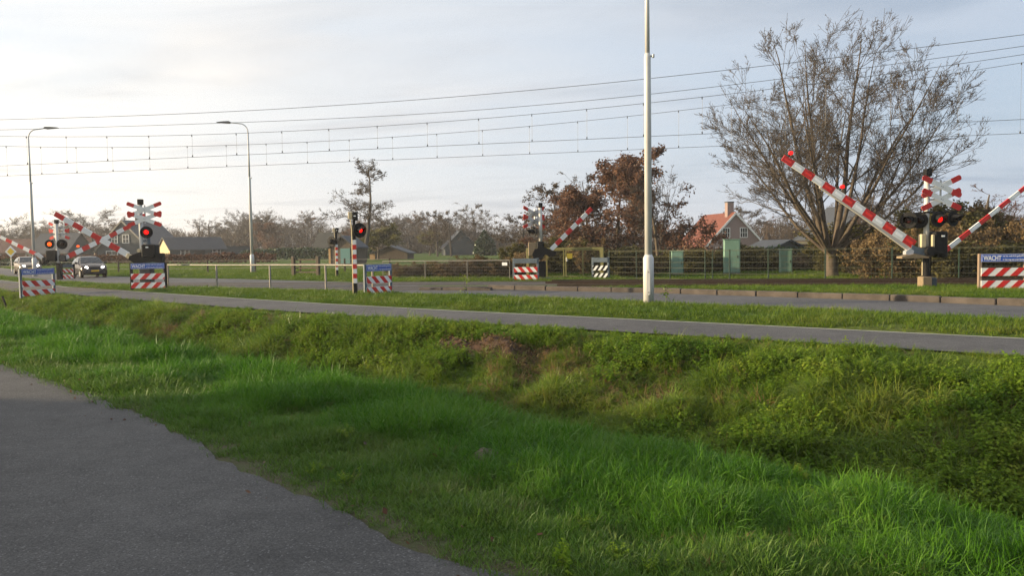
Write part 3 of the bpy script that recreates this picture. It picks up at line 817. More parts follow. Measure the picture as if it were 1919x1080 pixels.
# --- the middle one beside the gate
t = thing('crossing_signal', 'crossing signal beside the olive gate, seen from behind, arm rising right, light dark', 'crossing signal', (1.44, 38.4, 0.0))
polebase(t, 3.68, 0.085, 1.75)
crossbuck(t, (-0.30, 0.18, 3.04), R(180 + 42), 0.76)
lighthead(t, (-0.36, -0.10, 2.32), R(-62), None, 0.27)
m = MB(); m.tube([(-0.3, -0.05, 2.3), (0, 0, 2.3)], 0.025, 8); m.build('light_bracket', 'black', t)
m = MB(); m.box((-0.42, 0.05, 1.48), (0.38, 0.30, 0.66), bev=0.02); m.build('relay_box', 'brownbox', t)
m = MB(); m.box((-0.02, -0.02, 1.60), (0.36, 0.36, 0.50), bev=0.05)
m.prism([(-0.42, 1.22), (-0.30, 1.48), (0.15, 1.58), (0.55, 1.40), (0.74, 1.36), (0.76, 1.16), (0.5, 1.08), (0.22, 1.20), (0.0, 0.98), (-0.34, 0.94)], 0.30, Matrix.Translation((0, -0.06, 0)))
m.build('drive_box', 'black', t)
m = MB(); m.box((0.06, 0, 0.45), (0.34, 0.30, 0.86), bev=0.03); m.tube([(-0.17, -0.12, 0.0), (-0.17, -0.12, 0.72), (-0.10, -0.14, 1.0)], 0.045, 8, 1); m.build('lower_casing', ['black', 'cream'], t)
m = MB(); m.box((0.2, -0.1, 0.06), (1.42, 0.8, 0.045), bev=0.01); m.box((-0.1, -0.1, 0.02), (0.5, 0.5, 0.08)); m.build('foot_plate', 'cabbase', t)
arm(t, (0.50, -0.10, 1.44), (2.55, 0.35, 3.44), 0.20, 0.20, 8, False, refl=False)

# ---------------------------------------------------------------- striped light posts
def striped_post(x, y, H, label, lit, head, wide=1.0):
    t = thing('striped_light_post', label, 'warning light', (x, y, Z(x, y)), 0, 'red and white striped light posts')
    w = 0.11 * wide
    m = MB(); zb = 0.42; top = H - 0.92; n = 9; dz = (top - zb) / n
    m.box((0, 0, zb / 2), (w, w, zb), mi=2)
    for k in range(n):
        m.box((0, 0, zb + dz * (k + .5)), (w, w, dz), mi=1 if k % 2 else 0)
    m.box((0, 0, (top + H - 0.1) / 2), (w * .8, w * .8, H - 0.1 - top), mi=2)
    m.build('post', ['white', 'red', 'black'], t)
    # cream puts the sunlit edge into colour: conduit on the left face
    c = MB(); c.tube([(-w / 2 - 0.022, 0, 0.0), (-w / 2 - 0.022, 0, H - 0.55), (-w / 2 - 0.05, 0, H - 0.32), (-w / 2 - 0.05, 0, H - 0.2)], 0.022, 8)
    c.build('conduit', 'cream', t)
    c = MB(); c.box((-w / 2 - 0.055, 0, H - 0.10), (0.14, 0.16, 0.24), bev=0.015); c.box((0.05, 0.0, H - 0.13), (0.15, 0.16, 0.30), mi=1, bev=0.015); c.box((0.05, -0.086, H - 0.12), (0.07, 0.01, 0.03), mi=2)
    c.build('control_box', ['cream', 'black', 'whiterefl'], t)
    (hx, hz, yaw, r) = head
    lighthead(t, (hx, -0.08, hz), yaw, lit, r, True, 0.082)
    return t
striped_post(-5.28, 26.32, 2.80, 'striped red and white post on the verge, its hooded red light lit', 'red', (0.20, 2.20, R(42), 0.25))
striped_post(-9.95, 44.5, 2.80, 'distant striped red and white post across the road, its round light head seen from behind', None, (-0.26, 2.05, R(155), 0.29))

# ---------------------------------------------------------------- warning fences that read WACHT
def text_mesh(body, size, parent, Mx, m, name='lettering', ext=0.002, width=None, shear=0.0):
    cu = bpy.data.curves.new('lettering_curve', 'FONT'); cu.body = body; cu.size = size; cu.extrude = ext
    cu.offset = 0.0
    if size > 0.1: cu.offset = 0.004
    tmp = bpy.data.objects.new('lettering_tmp', cu); COL.objects.link(tmp)
    dg = bpy.context.evaluated_depsgraph_get()
    me = bpy.data.meshes.new_from_object(tmp.evaluated_get(dg))
    bpy.data.objects.remove(tmp)
    co = np.empty(len(me.vertices) * 3); me.vertices.foreach_get('co', co); co = co.reshape(-1, 3)
    if width: co[:, 0] *= width / max(co[:, 0].max(), 1e-6)
    P = np.stack([co[:, 0], -co[:, 2], co[:, 1]], 1)      # stand it up, facing local -Y
    me.vertices.foreach_set('co', np.ascontiguousarray(P, np.float32).ravel()); me.update()
    me.transform(Mx)
    me.materials.clear(); me.materials.append(M[m]); me.name = name
    o = bpy.data.objects.new(name, me); COL.objects.link(o); o.parent = parent
    return o
def stripes(m, W, z0, h, y, sl, mi, n=3, ph=0.0):
    """red diagonal bands 3 mm proud of the plank face at local y"""
    p = W / n
    for k in range(-2, n + 2):
        a = (k + ph) * p - W / 2; b = a + p * 0.5
        poly = [(a, z0), (b, z0), (b + sl * h, z0 + h), (a + sl * h, z0 + h)]
        for lim, keep in ((-W / 2, 1), (W / 2, -1)):                    # clip left and right
            q = []
            for i in range(len(poly)):
                P, Q = poly[i], poly[(i + 1) % len(poly)]
                ip, iq = (P[0] - lim) * keep >= 0, (Q[0] - lim) * keep >= 0
                if ip: q.append(P)
                if ip != iq:
                    f_ = (lim - P[0]) / (Q[0] - P[0]); q.append((lim, P[1] + f_ * (Q[1] - P[1])))
            poly = q
            if not poly: break
        if len(poly) >= 3:
            m.prism(poly, 0.004, Matrix.Translation((0, y, 0)), mi)
def wacht(x, y, yaw, label, W=1.3, H=1.06, post='blueback', sl=1.0, front=True, ph=0.0, dark=False, posts=(-1, 1), zoff=0.0):
    t = thing('warning_fence', label, 'warning fence', (x, y, Z(x, y) + zoff), yaw, 'blue topped striped warning fences at the crossing')
    for sx_ in posts:
        MB().box((sx_ * (W / 2 - 0.045 + (0.06 if True else 0)), 0.05, H / 2 - 0.02), (0.10, 0.09, H + 0.04), bev=0.012).build('post', post, t)
    pm = MB(); pm.box((0, -0.012, H - 0.13), (W, 0.03, 0.23), bev=0.006)
    panel = pm.build('sign_panel', 'blue' if front else 'blueback', t)
    if front:
        zt = H - 0.13
        text_mesh('WACHT', 0.20, panel, Matrix.Translation((-W / 2 + 0.05, -0.0285, zt - 0.07)), 'white', width=W * 0.40)
        text_mesh('tot het rode licht gedoofd is', 0.085, panel, Matrix.Translation((-W / 2 + 0.05 + W * 0.43, -0.0285, zt + 0.028)), 'white', width=W * 0.49)
        text_mesh('er kan nog een trein komen', 0.085, panel, Matrix.Translation((-W / 2 + 0.05 + W * 0.43, -0.0285, zt - 0.072)), 'white', width=W * 0.49)
        rim = MB()
        for z_ in (zt + 0.104, zt - 0.104): rim.box((0, -0.0285, z_), (W - 0.03, 0.004, 0.008))
        for x_ in (-W / 2 + 0.012, W / 2 - 0.012): rim.box((x_, -0.0285, zt), (0.008, 0.004, 0.21))
        rim.build('rim', 'white', panel)
    for z_ in (0.40, 0.03):
        b = MB(); h = 0.24
        b.box((0, -0.012, z_ + h / 2), (W, 0.028, h), mi=0)
        stripes(b, W, z_, h, -0.0275, sl, 1, 3, ph)
        stripes(b, W, z_, h, 0.0035, sl, 1, 3, ph)
        b.build('striped_board', ['black' if dark else 'white', 'red' if not dark else 'white'], t)
    return t
wacht(-19.0, 31.3, math.atan2(1.2, 0.55), 'blue WACHT fence at the left edge of the bike path, turned half away', 1.34, 1.12, sl=-0.9, ph=0.2, zoff=0.04)
wacht(-15.17, 32.55, R(0), 'bright blue WACHT fence squarely facing the viewer before a black drive box', 1.40, 1.08, post='black', sl=1.0, ph=-0.22, zoff=0.05)
wacht(-4.62, 27.1, R(47), 'blue WACHT fence beside the striped post in the middle, stripes leaning left', 1.06, 1.06, sl=-0.9, ph=0.12)
wacht(14.40, 22.85, R(-6), 'blue WACHT fence at the right edge with a tan post, stripes leaning right', 1.24, 1.06, post=mat('tan plastic post', (0.26, 0.19, 0.14), 0.7, 0, 0.2), sl=1.0, ph=-0.1)
wacht(0.66, 36.9, R(-10), 'warning fence with blank blue grey top beside the middle signal post', 1.12, 1.06, front=False, sl=-0.8, ph=0.0)
wacht(4.30, 37.9, R(-20), 'small warning fence with black and white stripes before the right gate post', 0.74, 1.04, front=False, sl=0.7, dark=True)
wacht(-28.1, 49.3, R(10), 'warning fence half hidden behind the far left signal, dark post, low boards', 0.80, 0.95, post='black', sl=-0.9, front=False)

# dark leaning post at the very left
t = MB().tube([(0.20, 0, -0.1), (-0.07, 0, 0.72)], 0.04, 8).build('leaning_post', 'black'); t.location = (-20.2, 31.0, Z(-20.2, 31.0))
tag(t, 'short black post leaning over at the left edge of the bank', 'post')
# priority road sign
t = thing('priority_sign', 'yellow and white diamond road sign on a thin pole before the hall', 'road sign', (-44.83, 70, 0))
MB().tube([(0, 0.03, 0), (0, 0.03, 2.3)], 0.035, 8).build('pole', 'galv', t)
m = MB(); q = 0.52
m.prism([(0, -q), (q, 0), (0, q), (-q, 0)], 0.02, Matrix.Translation((0, 0, 1.80)), 0); q = 0.34
m.prism([(0, -q), (q, 0), (0, q), (-q, 0)], 0.006, Matrix.Translation((0, -0.012, 1.80)), 1)
m.build('diamond_plate', ['white', 'yellow'], t)

# ---------------------------------------------------------------- railings, fences, gate
def tube_railing():
    t = thing('tube_railing', 'low grey steel tube railing on posts along the bike path', 'railing', (0, 0, 0))
    P = [(-15.29, 34.72), (-12.36, 32.68), (-9.67, 31.21), (-7.06, 29.6), (-4.95, 27.75)]
    for x, y in P: MB().tube([(x, y, -0.03), (x, y, 1.02)], 0.038, 10).build('post', 'galv_old', t)
    MB().tube([(x, y, 1.03) for x, y in P], 0.030, 10).build('top_rail', 'galv_old', t)
tube_railing()
def lerp(P, q):
    P = [Vector((*p, 0)) for p in P]; out = []
    for a, b in zip(P[:-1], P[1:]):
        L_ = (b - a).length; n = max(1, int(round(L_ / q)))
        for i in range(n): out.append(a + (b - a) * i / n)
    out.append(P[-1]); return out
def mesh_fence(name, label, P, H, postm, wirem, rail, step=0.10, hstep=0.2, zoff=0.0, wr=0.0028, pr=0.028, posts=None, flat=None):
    t = thing(name, label, 'fence', (0, 0, 0))
    pz = lambda p: (Z(p.x, p.y) + zoff) if flat is None else flat
    for p in (posts or P):
        p = Vector((*p, 0)); MB().box((p.x, p.y, pz(p) + H / 2 - 0.02), (pr * 2, pr * 2, H + 0.06), bev=0.005).build('post', postm, t)
    ln = lerp(P, 1.0)
    if rail: MB().tube([(p.x, p.y, pz(p) + H) for p in ln], 0.024, 8).build('top_rail', postm if rail is True else rail, t)
    w = MB(); k = hstep
    while k < H - 0.02:
        w.tube([(p.x, p.y - 0.03, pz(p) + k) for p in ln], wr * 1.35, 4, cap=False); k += hstep
    w.tube([(p.x, p.y - 0.03, pz(p) + H - 0.01) for p in ln], wr * 1.35, 4, cap=False)
    for p in lerp(P, step):
        w.tube([(p.x, p.y - 0.03, pz(p) + 0.04), (p.x, p.y - 0.03, pz(p) + H)], wr * 0.75, 3, cap=False)
    w.build('wire_mesh', wirem, t)
    return t
mesh_fence('mesh_fence', 'old wire mesh fence with a tube top rail before the tawny scrub',
           [(-6.6, 40.0), (-4.35, 39.2), (-2.2, 38.55), (-0.10, 37.9)], 0.95, 'galv_old', 'galv_old', True, 0.09, 0.16, wr=0.0024, pr=0.02)
FP = [(4.75, 38.0), (5.9, 36.9), (7.2, 35.5), (8.45, 34.1), (10.9, 33.15), (13.1, 32.6), (15.6, 32.0), (18.0, 31.4), (20.5, 30.8), (23.0, 30.2), (26, 29.5)]
mesh_fence('panel_fence', 'dark green welded panel fence running behind the tracks to the right edge', FP, 1.55, 'fencegreen', 'fencewire', False, 0.16, 0.25,
           wr=0.0044, pr=0.025, posts=FP[:4] + [(8.75, 34.0), (9.4, 33.65)] + FP[4:], flat=-0.20)
def gate():
    t = thing('double_gate', 'olive yellow steel double gate with mesh leaves beside the middle signal', 'gate', (0, 0, 0))
    a, b = Vector((0.83, 39.3, 0)), Vector((4.45, 38.3, 0)); d = b - a; yaw = math.atan2(d.y, d.x)
    H = 1.46
    for q in (a, b): MB().box((q.x, q.y, H / 2), (0.14, 0.14, H), rz(yaw), bev=0.01).build('gate_post', 'gate', t)
    MB().box((a + b) / 2 + Vector((0, 0, H + 0.02)), (d.length + 0.12, 0.10, 0.09), rz(yaw), bev=0.01).build('lintel_bar', 'gate', t)
    for f0, f1 in ((0.03, 0.485), (0.515, 0.97)):
        lf = MB(); p, q = a + d * f0, a + d * f1
        for r_ in (p, q, (p + q) / 2): lf.box((r_.x, r_.y, 0.74), (0.05, 0.05, 1.36), rz(yaw))
        for z_ in (0.09, 1.40): lf.box((p + q) / 2 + Vector((0, 0, z_)), ((q - p).length, 0.045, 0.05), rz(yaw))
        o = lf.build('gate_leaf', 'gate', t)
        w = MB()
        for k in range(1, 15): 
            c_ = p + (q - p) * k / 15; w.tube([(c_.x, c_.y, 0.1), (c_.x, c_.y, 1.4)], 0.0026, 3, cap=False)
        for k in range(1, 7): w.tube([(p.x, p.y, 0.1 + k * 0.19), (q.x, q.y, 0.1 + k * 0.19)], 0.0036, 4, cap=False)
        w.build('wire_mesh', 'fencewire', o)
    c_ = a + d * 0.53
    m = MB(); m.box((c_.x, c_.y - 0.05, 0.94), (0.09, 0.06, 0.22), bev=0.01); m.box((c_.x + 0.12, c_.y - 0.08, 0.98), (0.18, 0.02, 0.025)); m.build('lock', 'galv', t)
gate()
tag(MB().box((2.86, 38.55, 1.11), (0.28, 0.012, 0.26), rz(R(-15))).build('notice_plate', 'yellow'), 'small square yellow notice hanging on the olive gate', 'notice')
tag(MB().box((-0.34, 37.85, 0.78), (0.26, 0.012, 0.15), rz(R(-15))).build('notice_plate', 'whiterefl'), 'small white notice on the wire mesh fence', 'notice')

# pale green cabinets behind the fence
def cabinet(x, y, w, d, h, label, double=False):
    z0 = Z(x, y)
    t = thing('relay_cabinet', label, 'cabinet', (x, y, z0), R(-9), 'pale green railway cabinets')
    MB().box((0, 0, h / 2 + 0.10), (w, d, h), bev=0.02).build('body', 'cabgreen', t)
    MB().box((0, 0, 0.05), (w + 0.04, d + 0.04, 0.14)).build('plinth', 'cabbase', t)
    dm = MB(); dm.box((-0.01, -d / 2 - 0.010, h / 2 + 0.10), (w - 0.07, 0.024, h - 0.10), bev=0.005)
    dr = dm.build('door', 'cabgreen', t)
    hm = MB(); hm.box((w * 0.32, -d / 2 - 0.035, h * 0.55), (0.03, 0.03, 0.14)); hm.build('handle', 'black', dr)
    rm = MB(); rm.box((0, 0, h + 0.13), (w + 0.06, d + 0.06, 0.05), bev=0.015)
    if double: rm.box((0.28 * w, -d / 2 - 0.03, h + 0.03), (0.22 * w, 0.02, 0.05), mi=1)
    rm.build('roof', ['cabgreen', 'black'], t)
cabinet(9.65, 45.5, 0.68, 0.5, 1.30, 'low pale green cabinet behind the fence just right of the lamp post')
cabinet(12.85, 45.6, 0.90, 0.6, 1.92, 'tallest pale green cabinet behind the fence before the house gable')
cabinet(16.0, 45.6, 0.66, 0.5, 1.32, 'low pale green cabinet behind the fence left of the big bare tree')

# meadow fence and small posts across the road
def field_fence():
    t = thing('field_fence', 'low wooden post and wire fence round the green meadow', 'fence', (0, 0, 0))
    P = [(-47, 66), (-42, 63.5), (-37.5, 61.5), (-33.5, 60), (-29.5, 58.6), (-25.5, 57.2), (-21.8, 56.0), (-18, 54.8), (-14.5, 53.6), (-11.2, 52.4), (-8, 51.2)]
    for x, y in P: MB().box((x, y, 0.48), (0.10, 0.10, 1.0), bev=0.01).build('post', 'wood', t)
    for z_ in (0.35, 0.62, 0.9):
        MB().tube([(x, y, z_) for x, y in P], 0.012, 4).build('wire', 'galv_old', t)
field_fence()
def field_gate(x, y):
    t = thing('field_gate', 'dark wooden meadow gate between two stout posts across the road', 'gate', (x, y, 0), R(-18))
    for q in (-0.85, 0.85): MB().box((q, 0, 0.6), (0.2, 0.2, 1.2), bev=0.02).build('gate_post', 'wood', t)
    m = MB()
    for z_ in (0.25, 0.5, 0.75, 1.0): m.box((0, 0.02, z_), (1.5, 0.04, 0.08))
    m.build('gate_leaf', 'wood', t)
field_gate(-12.4, 47.0)
for (x, y, h, lb) in ((-28.6, 62.0, 1.5, 'slim leaning stake beside the meadow fence'),):
    tag(MB().tube([(x, y, 0), (x + 0.1, y, h)], 0.05, 6).build('stake', 'wood'), lb, 'post')
# ---------------------------------------------------------------- cars
def make_car(label, x, y, head, paint):
    """small three door hatchback, nose along local -Y"""
    t = thing('parked_car', label, 'car', (x, y, 0.0), head, 'dark hatchbacks waiting at the crossing')
    # stations: y, half width at sill, half width at belt, belt z, top half width, top z, bottom z
    S = [(-1.74, .58, .62, .60, .56, .62, .32), (-1.66, .74, .76, .70, .70, .73, .22), (-1.40, .79, .80, .80, .74, .84, .20), (-0.98, .81, .82, .87, .76, .93, .20),
         (-0.80, .81, .82, .89, .74, .98, .20), (-0.10, .81, .82, .91, .58, 1.38, .20), (0.30, .81, .82, .92, .59, 1.43, .20), (0.95, .81, .82, .93, .58, 1.41, .20),
         (1.45, .80, .80, .94, .55, 1.33, .22), (1.66, .77, .78, .95, .56, 1.06, .26), (1.74, .70, .72, .80, .60, .86, .32)]
    V = []; F = []
    for (yy, ws, wb, zb, wt_, zt, z0) in S:
        half = [(0, z0), (ws * .9, z0), (ws, z0 + .10), (wb * 1.01, (z0 + zb) / 2), (wb, zb), (wt_ + (wb - wt_) * .08, zb + (zt - zb) * .90), (wt_ * .86, zt), (0, zt + .02)]
        ring = half + [(-a, b) for a, b in half[-2:0:-1]]
        V += [(a, yy, b) for a, b in ring]
    n = 14
    for i in range(len(S) - 1):
        for k in range(n):
            j = (k + 1) % n; F.append((i * n + k, i * n + j, (i + 1) * n + j, (i + 1) * n + k))
    F.append(tuple(range(n - 1, -1, -1))); F.append(tuple(range((len(S) - 1) * n, len(S) * n)))
    F = [f[::-1] for f in F]
    MB().add(V, F).build('body', paint, t, True)
    def quad(P, name, m, off=0.012, th=None):
        P = [Vector(p) for p in P]; nn = (P[1] - P[0]).cross(P[2] - P[0]).normalized()
        c = sum(P, Vector()) / len(P)
        if nn.dot(c - Vector((0, .2, .8))) < 0: nn = -nn
        mb = MB(); k = len(P)
        mb.add([p + nn * off for p in P] + [p - nn * 0.02 for p in P], [tuple(range(k))] + [(i, i + k, (i + 1) % k + k, (i + 1) % k) for i in range(k)])
        return mb.build(name, m, t)
    quad([(-.68, -.80, .985), (.68, -.80, .985), (.54, -.15, 1.375), (-.54, -.15, 1.375)], 'windscreen', 'glass', 0.022)
    quad([(-.50, 1.47, 1.31), (.50, 1.47, 1.31), (.56, 1.64, 1.07), (-.56, 1.64, 1.07)], 'rear_window', 'glass', 0.03)
    for s in (-1, 1):
        quad([(s * .80, -.62, .97), (s * .80, .38, .98), (s * .645, .38, 1.33), (s * .645, -.10, 1.31)], 'side_window', 'glass', 0.02)
        quad([(s * .80, .46, .98), (s * .79, 1.35, 1.00), (s * .63, 1.28, 1.28), (s * .645, .46, 1.33)], 'side_window', 'glass', 0.02)
        hb = MB(); N = 14
        Mx = Matrix.Translation((s * .52, -1.665, .66)) @ Matrix.Rotation(R(s * 18), 4, 'Z')
        hb.tube([Mx @ Vector((0, .05, 0)), Mx @ Vector((0, -.03, 0)), Mx @ Vector((0, -.05, 0))], [.125, .12, .07], 16)
        hb.build('headlight', 'headlight', t, True)
        mb = MB(); mb.box((s * .93, -.58, 1.0), (.20, .09, .14), bev=.03); mb.box((s * .83, -.56, .97), (.08, .05, .05)); mb.build('wing_mirror', paint, t)
        for yy in (-1.12, 1.16):
            w = MB(); w.tube([(s * .64, yy, .285), (s * .83, yy, .285)], .285, 22); 
            wh = w.build('wheel', 'tyre', t)
            r_ = MB(); r_.tube([(s * .826, yy, .285), (s * .842, yy, .285)], .175, 18); r_.tube([(s * .842, yy, .285), (s * .85, yy, .285)], .05, 10)
            r_.build('rim', 'rim', wh)
            ar = MB(); pts = [(s * .815, yy + .34 * math.cos(a), .285 + .34 * math.sin(a)) for a in np.linspace(0, math.pi, 12)]
            ar.tube(pts, .03, 6); ar.build('wheel_arch', 'bumper', t)
        quad([(s * .62, 1.72, .66), (s * .74, 1.66, .66), (s * .74, 1.66, .92), (s * .62, 1.72, .92)], 'tail_light', 'red', 0.02)
    b = MB(); b.box((0, -1.71, .40), (1.30, .14, .26), bev=.06); b.box((0, -1.76, .46), (.90, .06, .10), bev=.02); b.build('front_bumper', 'bumper', t)
    b = MB(); b.box((0, 1.72, .44), (1.36, .12, .24), bev=.05); b.build('rear_bumper', 'bumper', t)
    b = MB(); b.box((0, -1.735, .66), (.62, .05, .10), bev=.02); b.build('grille', 'black', t)
    b = MB(); b.box((0, -1.795, .47), (.50, .012, .11)); b.build('number_plate', 'plate', t)
    for px in (-.25, .25):
        MB().tube([(px - .2, -.84, .995), (px + .25, -.60, 1.12)], .010, 5).build('wiper', 'black', t)
    t.scale = (.92, .92, .95)
    return t
HEAD = R(40)
make_car('dark maroon hatchback with lit headlamps nearer the crossing, yellow plate in front', -27.7, 51.2, HEAD, 'carpaint')
make_car('second dark hatchback waiting behind, partly hidden by lamp post and signal', -37.8, 61.0, HEAD, 'carpaint2')

# ---------------------------------------------------------------- buildings
def window(parent, c, w, h, yaw, name='window', bars=(1, 1), frame='whitepaint', dep=0.06):
    """glass part with a frame sub-part, facing local -Y turned by yaw"""
    f = place(c, yaw)
    g = MB(); g.prism([(-w / 2, -h / 2), (w / 2, -h / 2), (w / 2, h / 2), (-w / 2, h / 2)], 0.02, f)
    o = g.build(name, 'glass', parent)
    b = MB(); fw = 0.09 * min(1.0, w)
    for z_ in (-h / 2, h / 2): b.box(f @ Vector((0, -0.02, z_)), (w + fw, dep, fw), rz(yaw))
    for x_ in (-w / 2, w / 2): b.box(f @ Vector((x_, -0.022, 0)), (fw, dep, h - fw), rz(yaw))
    for k in range(1, bars[0] + 1): b.box(f @ Vector((-w / 2 + w * k / (bars[0] + 1), -0.018, 0)), (fw * .6, dep * .7, h - fw), rz(yaw))
    for k in range(1, bars[1] + 1): b.box(f @ Vector((0, -0.016, -h / 2 + h * k / (bars[1] + 1))), (w - fw, dep * .6, fw * .6), rz(yaw))
    b.build('frame', frame, o)
    return o
def gable_house(t, W, L, eave, ridge, wall, roof, gablewall=None, over=0.35, trim=None, base=0.0, overg=0.25):
    """local: gable faces -Y (width W in X), ridge runs along +Y for L"""
    m = MB()
    P = [(-W / 2, base), (W / 2, base), (W / 2, eave), (0, ridge), (-W / 2, eave)]
    V = [(x, 0, z) for x, z in P] + [(x, L, z) for x, z in P]
    m.add(V, [(0, 1, 2, 3, 4), (9, 8, 7, 6, 5)], 1 if gablewall else 0)
    m.add(V, [(0, 5, 6, 1), (1, 6, 7, 2), (4, 9, 5, 0), (2, 7, 8, 3), (3, 8, 9, 4)], 0)
    m.build('wall', [wall, gablewall or wall], t)
    r = MB(); sl = (ridge - eave) / (W / 2); th = 0.16; e = over
    for s in (-1, 1):
        a = [(0, ridge + 0.05), (s * (W / 2 + e), eave - sl * e + 0.05), (s * (W / 2 + e), eave - sl * e + 0.05 + th), (0, ridge + 0.05 + th)]
        r.add([(x, -overg, z) for x, z in a] + [(x, L + overg, z) for x, z in a],
              [(0, 1, 2, 3), (7, 6, 5, 4), (0, 4, 5, 1), (1, 5, 6, 2), (2, 6, 7, 3), (3, 7, 4, 0)] if s > 0 else
              [(3, 2, 1, 0), (4, 5, 6, 7), (1, 5, 4, 0), (2, 6, 5, 1), (3, 7, 6, 2), (0, 4, 7, 3)])
    ro = r.build('roof', roof, t)
    if trim:
        b = MB()
        for s in (-1, 1):
            p = Vector((0, -overg - 0.03, ridge + 0.06)); q = Vector((s * (W / 2 + e), -overg - 0.03, eave - sl * e + 0.06))
            d = q - p; c = (p + q) / 2
            b.box(c, (d.length, 0.05, 0.26), Matrix.Rotation(-math.atan2(d.z, d.x), 3, 'Y'))
        b.build('verge_board', trim, t)
    return ro
# the red roofed gable
yh = R(9)
t = thing('brick_house', 'pinkish brick house with orange roof, white verge boards and a chimney', 'house', (31.5, 110, -1.0), yh)
ro = gable_house(t, 8.3, 11.0, 2.4, 6.75, 'pinkbrick', 'rooftile', over=0.4, trim='whitepaint', base=-0.3)
m = MB(); m.box((-0.15, 1.6, 7.35), (0.95, 0.9, 2.3)); m.box((-0.15, 1.6, 8.42), (1.05, 1.0, 0.14), mi=1); m.build('chimney', ['pinkbrick', 'darkclad'], ro)
window(t, (-1.35, -0.02, 4.05), 1.05, 1.35, 0, bars=(2, 1)); window(t, (1.25, -0.02, 4.05), 1.05, 1.35, 0, bars=(2, 1))
window(t, (-1.7, -0.02, 1.3), 2.5, 1.4, 0, bars=(1, 0)); window(t, (2.7, -0.02, 1.3), 1.4, 1.5, 0, bars=(1, 0))
# house hidden behind the big bare tree
t = thing('brick_house', 'dim brick house half hidden behind the big bare tree, two small white windows', 'house', (39.5, 87, -1.0), R(4))
ro = gable_house(t, 8.0, 9.0, 3.0, 6.6, 'brick', 'roofdark', base=-0.3)
for x_ in (-0.15, 1.15): window(t, (x_, -0.02, 4.15), 0.9, 1.3, 0, bars=(1, 1))
for x_ in (-1.7, 0.1, 2.0): window(t, (x_, -0.02, 1.4), 1.0, 1.3, 0, bars=(1, 1))
# flat sunlit roof sliver and dark shed roof near the third cabinet
t = thing('garden_shed', 'low dark shed with a slanting roof behind the hedge left of the bare tree', 'shed', (24.2, 68, -0.7), R(12))
gable_house(t, 3.2, 4.5, 1.65, 2.35, 'darkclad', 'roofdark', base=-0.2)
t = thing('flat_garage', 'low flat roofed garage with a pale fascia behind the bare tree', 'garage', (33.5, 84, -1.0), R(3))
m = MB(); m.box((0, 1.5, 1.2), (7.5, 3, 2.4)); m.build('wall', 'brick', t)
m = MB(); m.box((0, 1.5, 2.52), (8.0, 3.5, 0.28)); m.build('roof', 'palesunlit', t)
# barn with the bright gable: gable turned to the sun
t = thing('wooden_barn', 'long dark blue barn with a bright sunlit gable end and white windows', 'barn', (-60.0, 135, 0), R(-42))
gable_house(t, 4.4, 10.2, 1.9, 3.85, 'darkclad', 'roofdark', 'palesunlit', over=0.3, base=-0.3)
for yy in (2.2, 8.0):
    for dy in (0.0, 0.85): window(t, (2.22, yy + dy, 1.35), 0.62, 0.95, R(90), bars=(0, 1))
m = MB(); m.box((2.22, 5.3, 1.0), (0.06, 1.9, 2.0)); m.build('door', 'black', t)
m = MB(); m.box((0.6, 12.9, 1.1), (2.6, 4.9, 2.3)); m.box((0.6, 12.9, 2.3), (2.9, 5.1, 0.12), mi=1); m.build('lean_to', ['darkclad', 'roofdark'], t)
# dark house left of the barn
t = thing('dark_house', 'dark grey gabled house with white windows behind the left barrier arms', 'house', (-69.5, 140, 0), R(-8))
ro = gable_house(t, 10.4, 11, 2.0, 7.1, 'darkclad', 'roofdark', over=0.4, base=-0.3, trim='galv_old')
m = MB(); m.box((1.0, 3.0, 7.3), (0.6, 0.6, 0.9)); m.build('chimney', 'darkclad', ro)
window(t, (0.6, -0.02, 3.9), 1.2, 1.5, 0); window(t, (-1.6, -0.02, 3.9), 1.2, 1.5, 0); window(t, (-2.2, -0.02, 1.1), 2.2, 1.3, 0)
t2 = thing('dark_house', 'grey roofed side wing with small dormers left of the dark gable', 'house', (-76.5, 139, 0), R(82))
gable_house(t2, 7.0, 7.5, 1.7, 4.9, 'darkclad', 'roofdark', base=-0.3)
window(t2, (-2.6, -0.02, 1.0), 1.0, 1.0, 0)
for yy in (-2.2, -4.6): pass
# long brown hall on the far left
t = thing('long_hall', 'long low brick hall with a brown tiled roof at the far left', 'hall', (-84.0, 158, 0), R(90))
gable_house(t, 9.0, 36.0, 1.7, 4.3, 'brick', 'roofbrown', base=-0.3)
for k in range(5):
    window(t, (-4.52, 4 + k * 6.5, 1.0), 1.6, 0.9, R(-90), bars=(1, 0))
# thatched house
t = thing('thatched_house', 'old house with a broad dark thatched roof before the tree line', 'house', (-40.5, 168, 0), R(88))
ro = gable_house(t, 8.5, 10.2, 1.9, 4.9, 'brick', 'thatch', over=0.5, base=-0.5)
for k in range(3): window(t, (-4.27, 1.8 + k * 3, 1.1), 1.0, 1.0, R(-90), bars=(1, 0))
t.location = (-41.3 + 10.2, 168, 0)
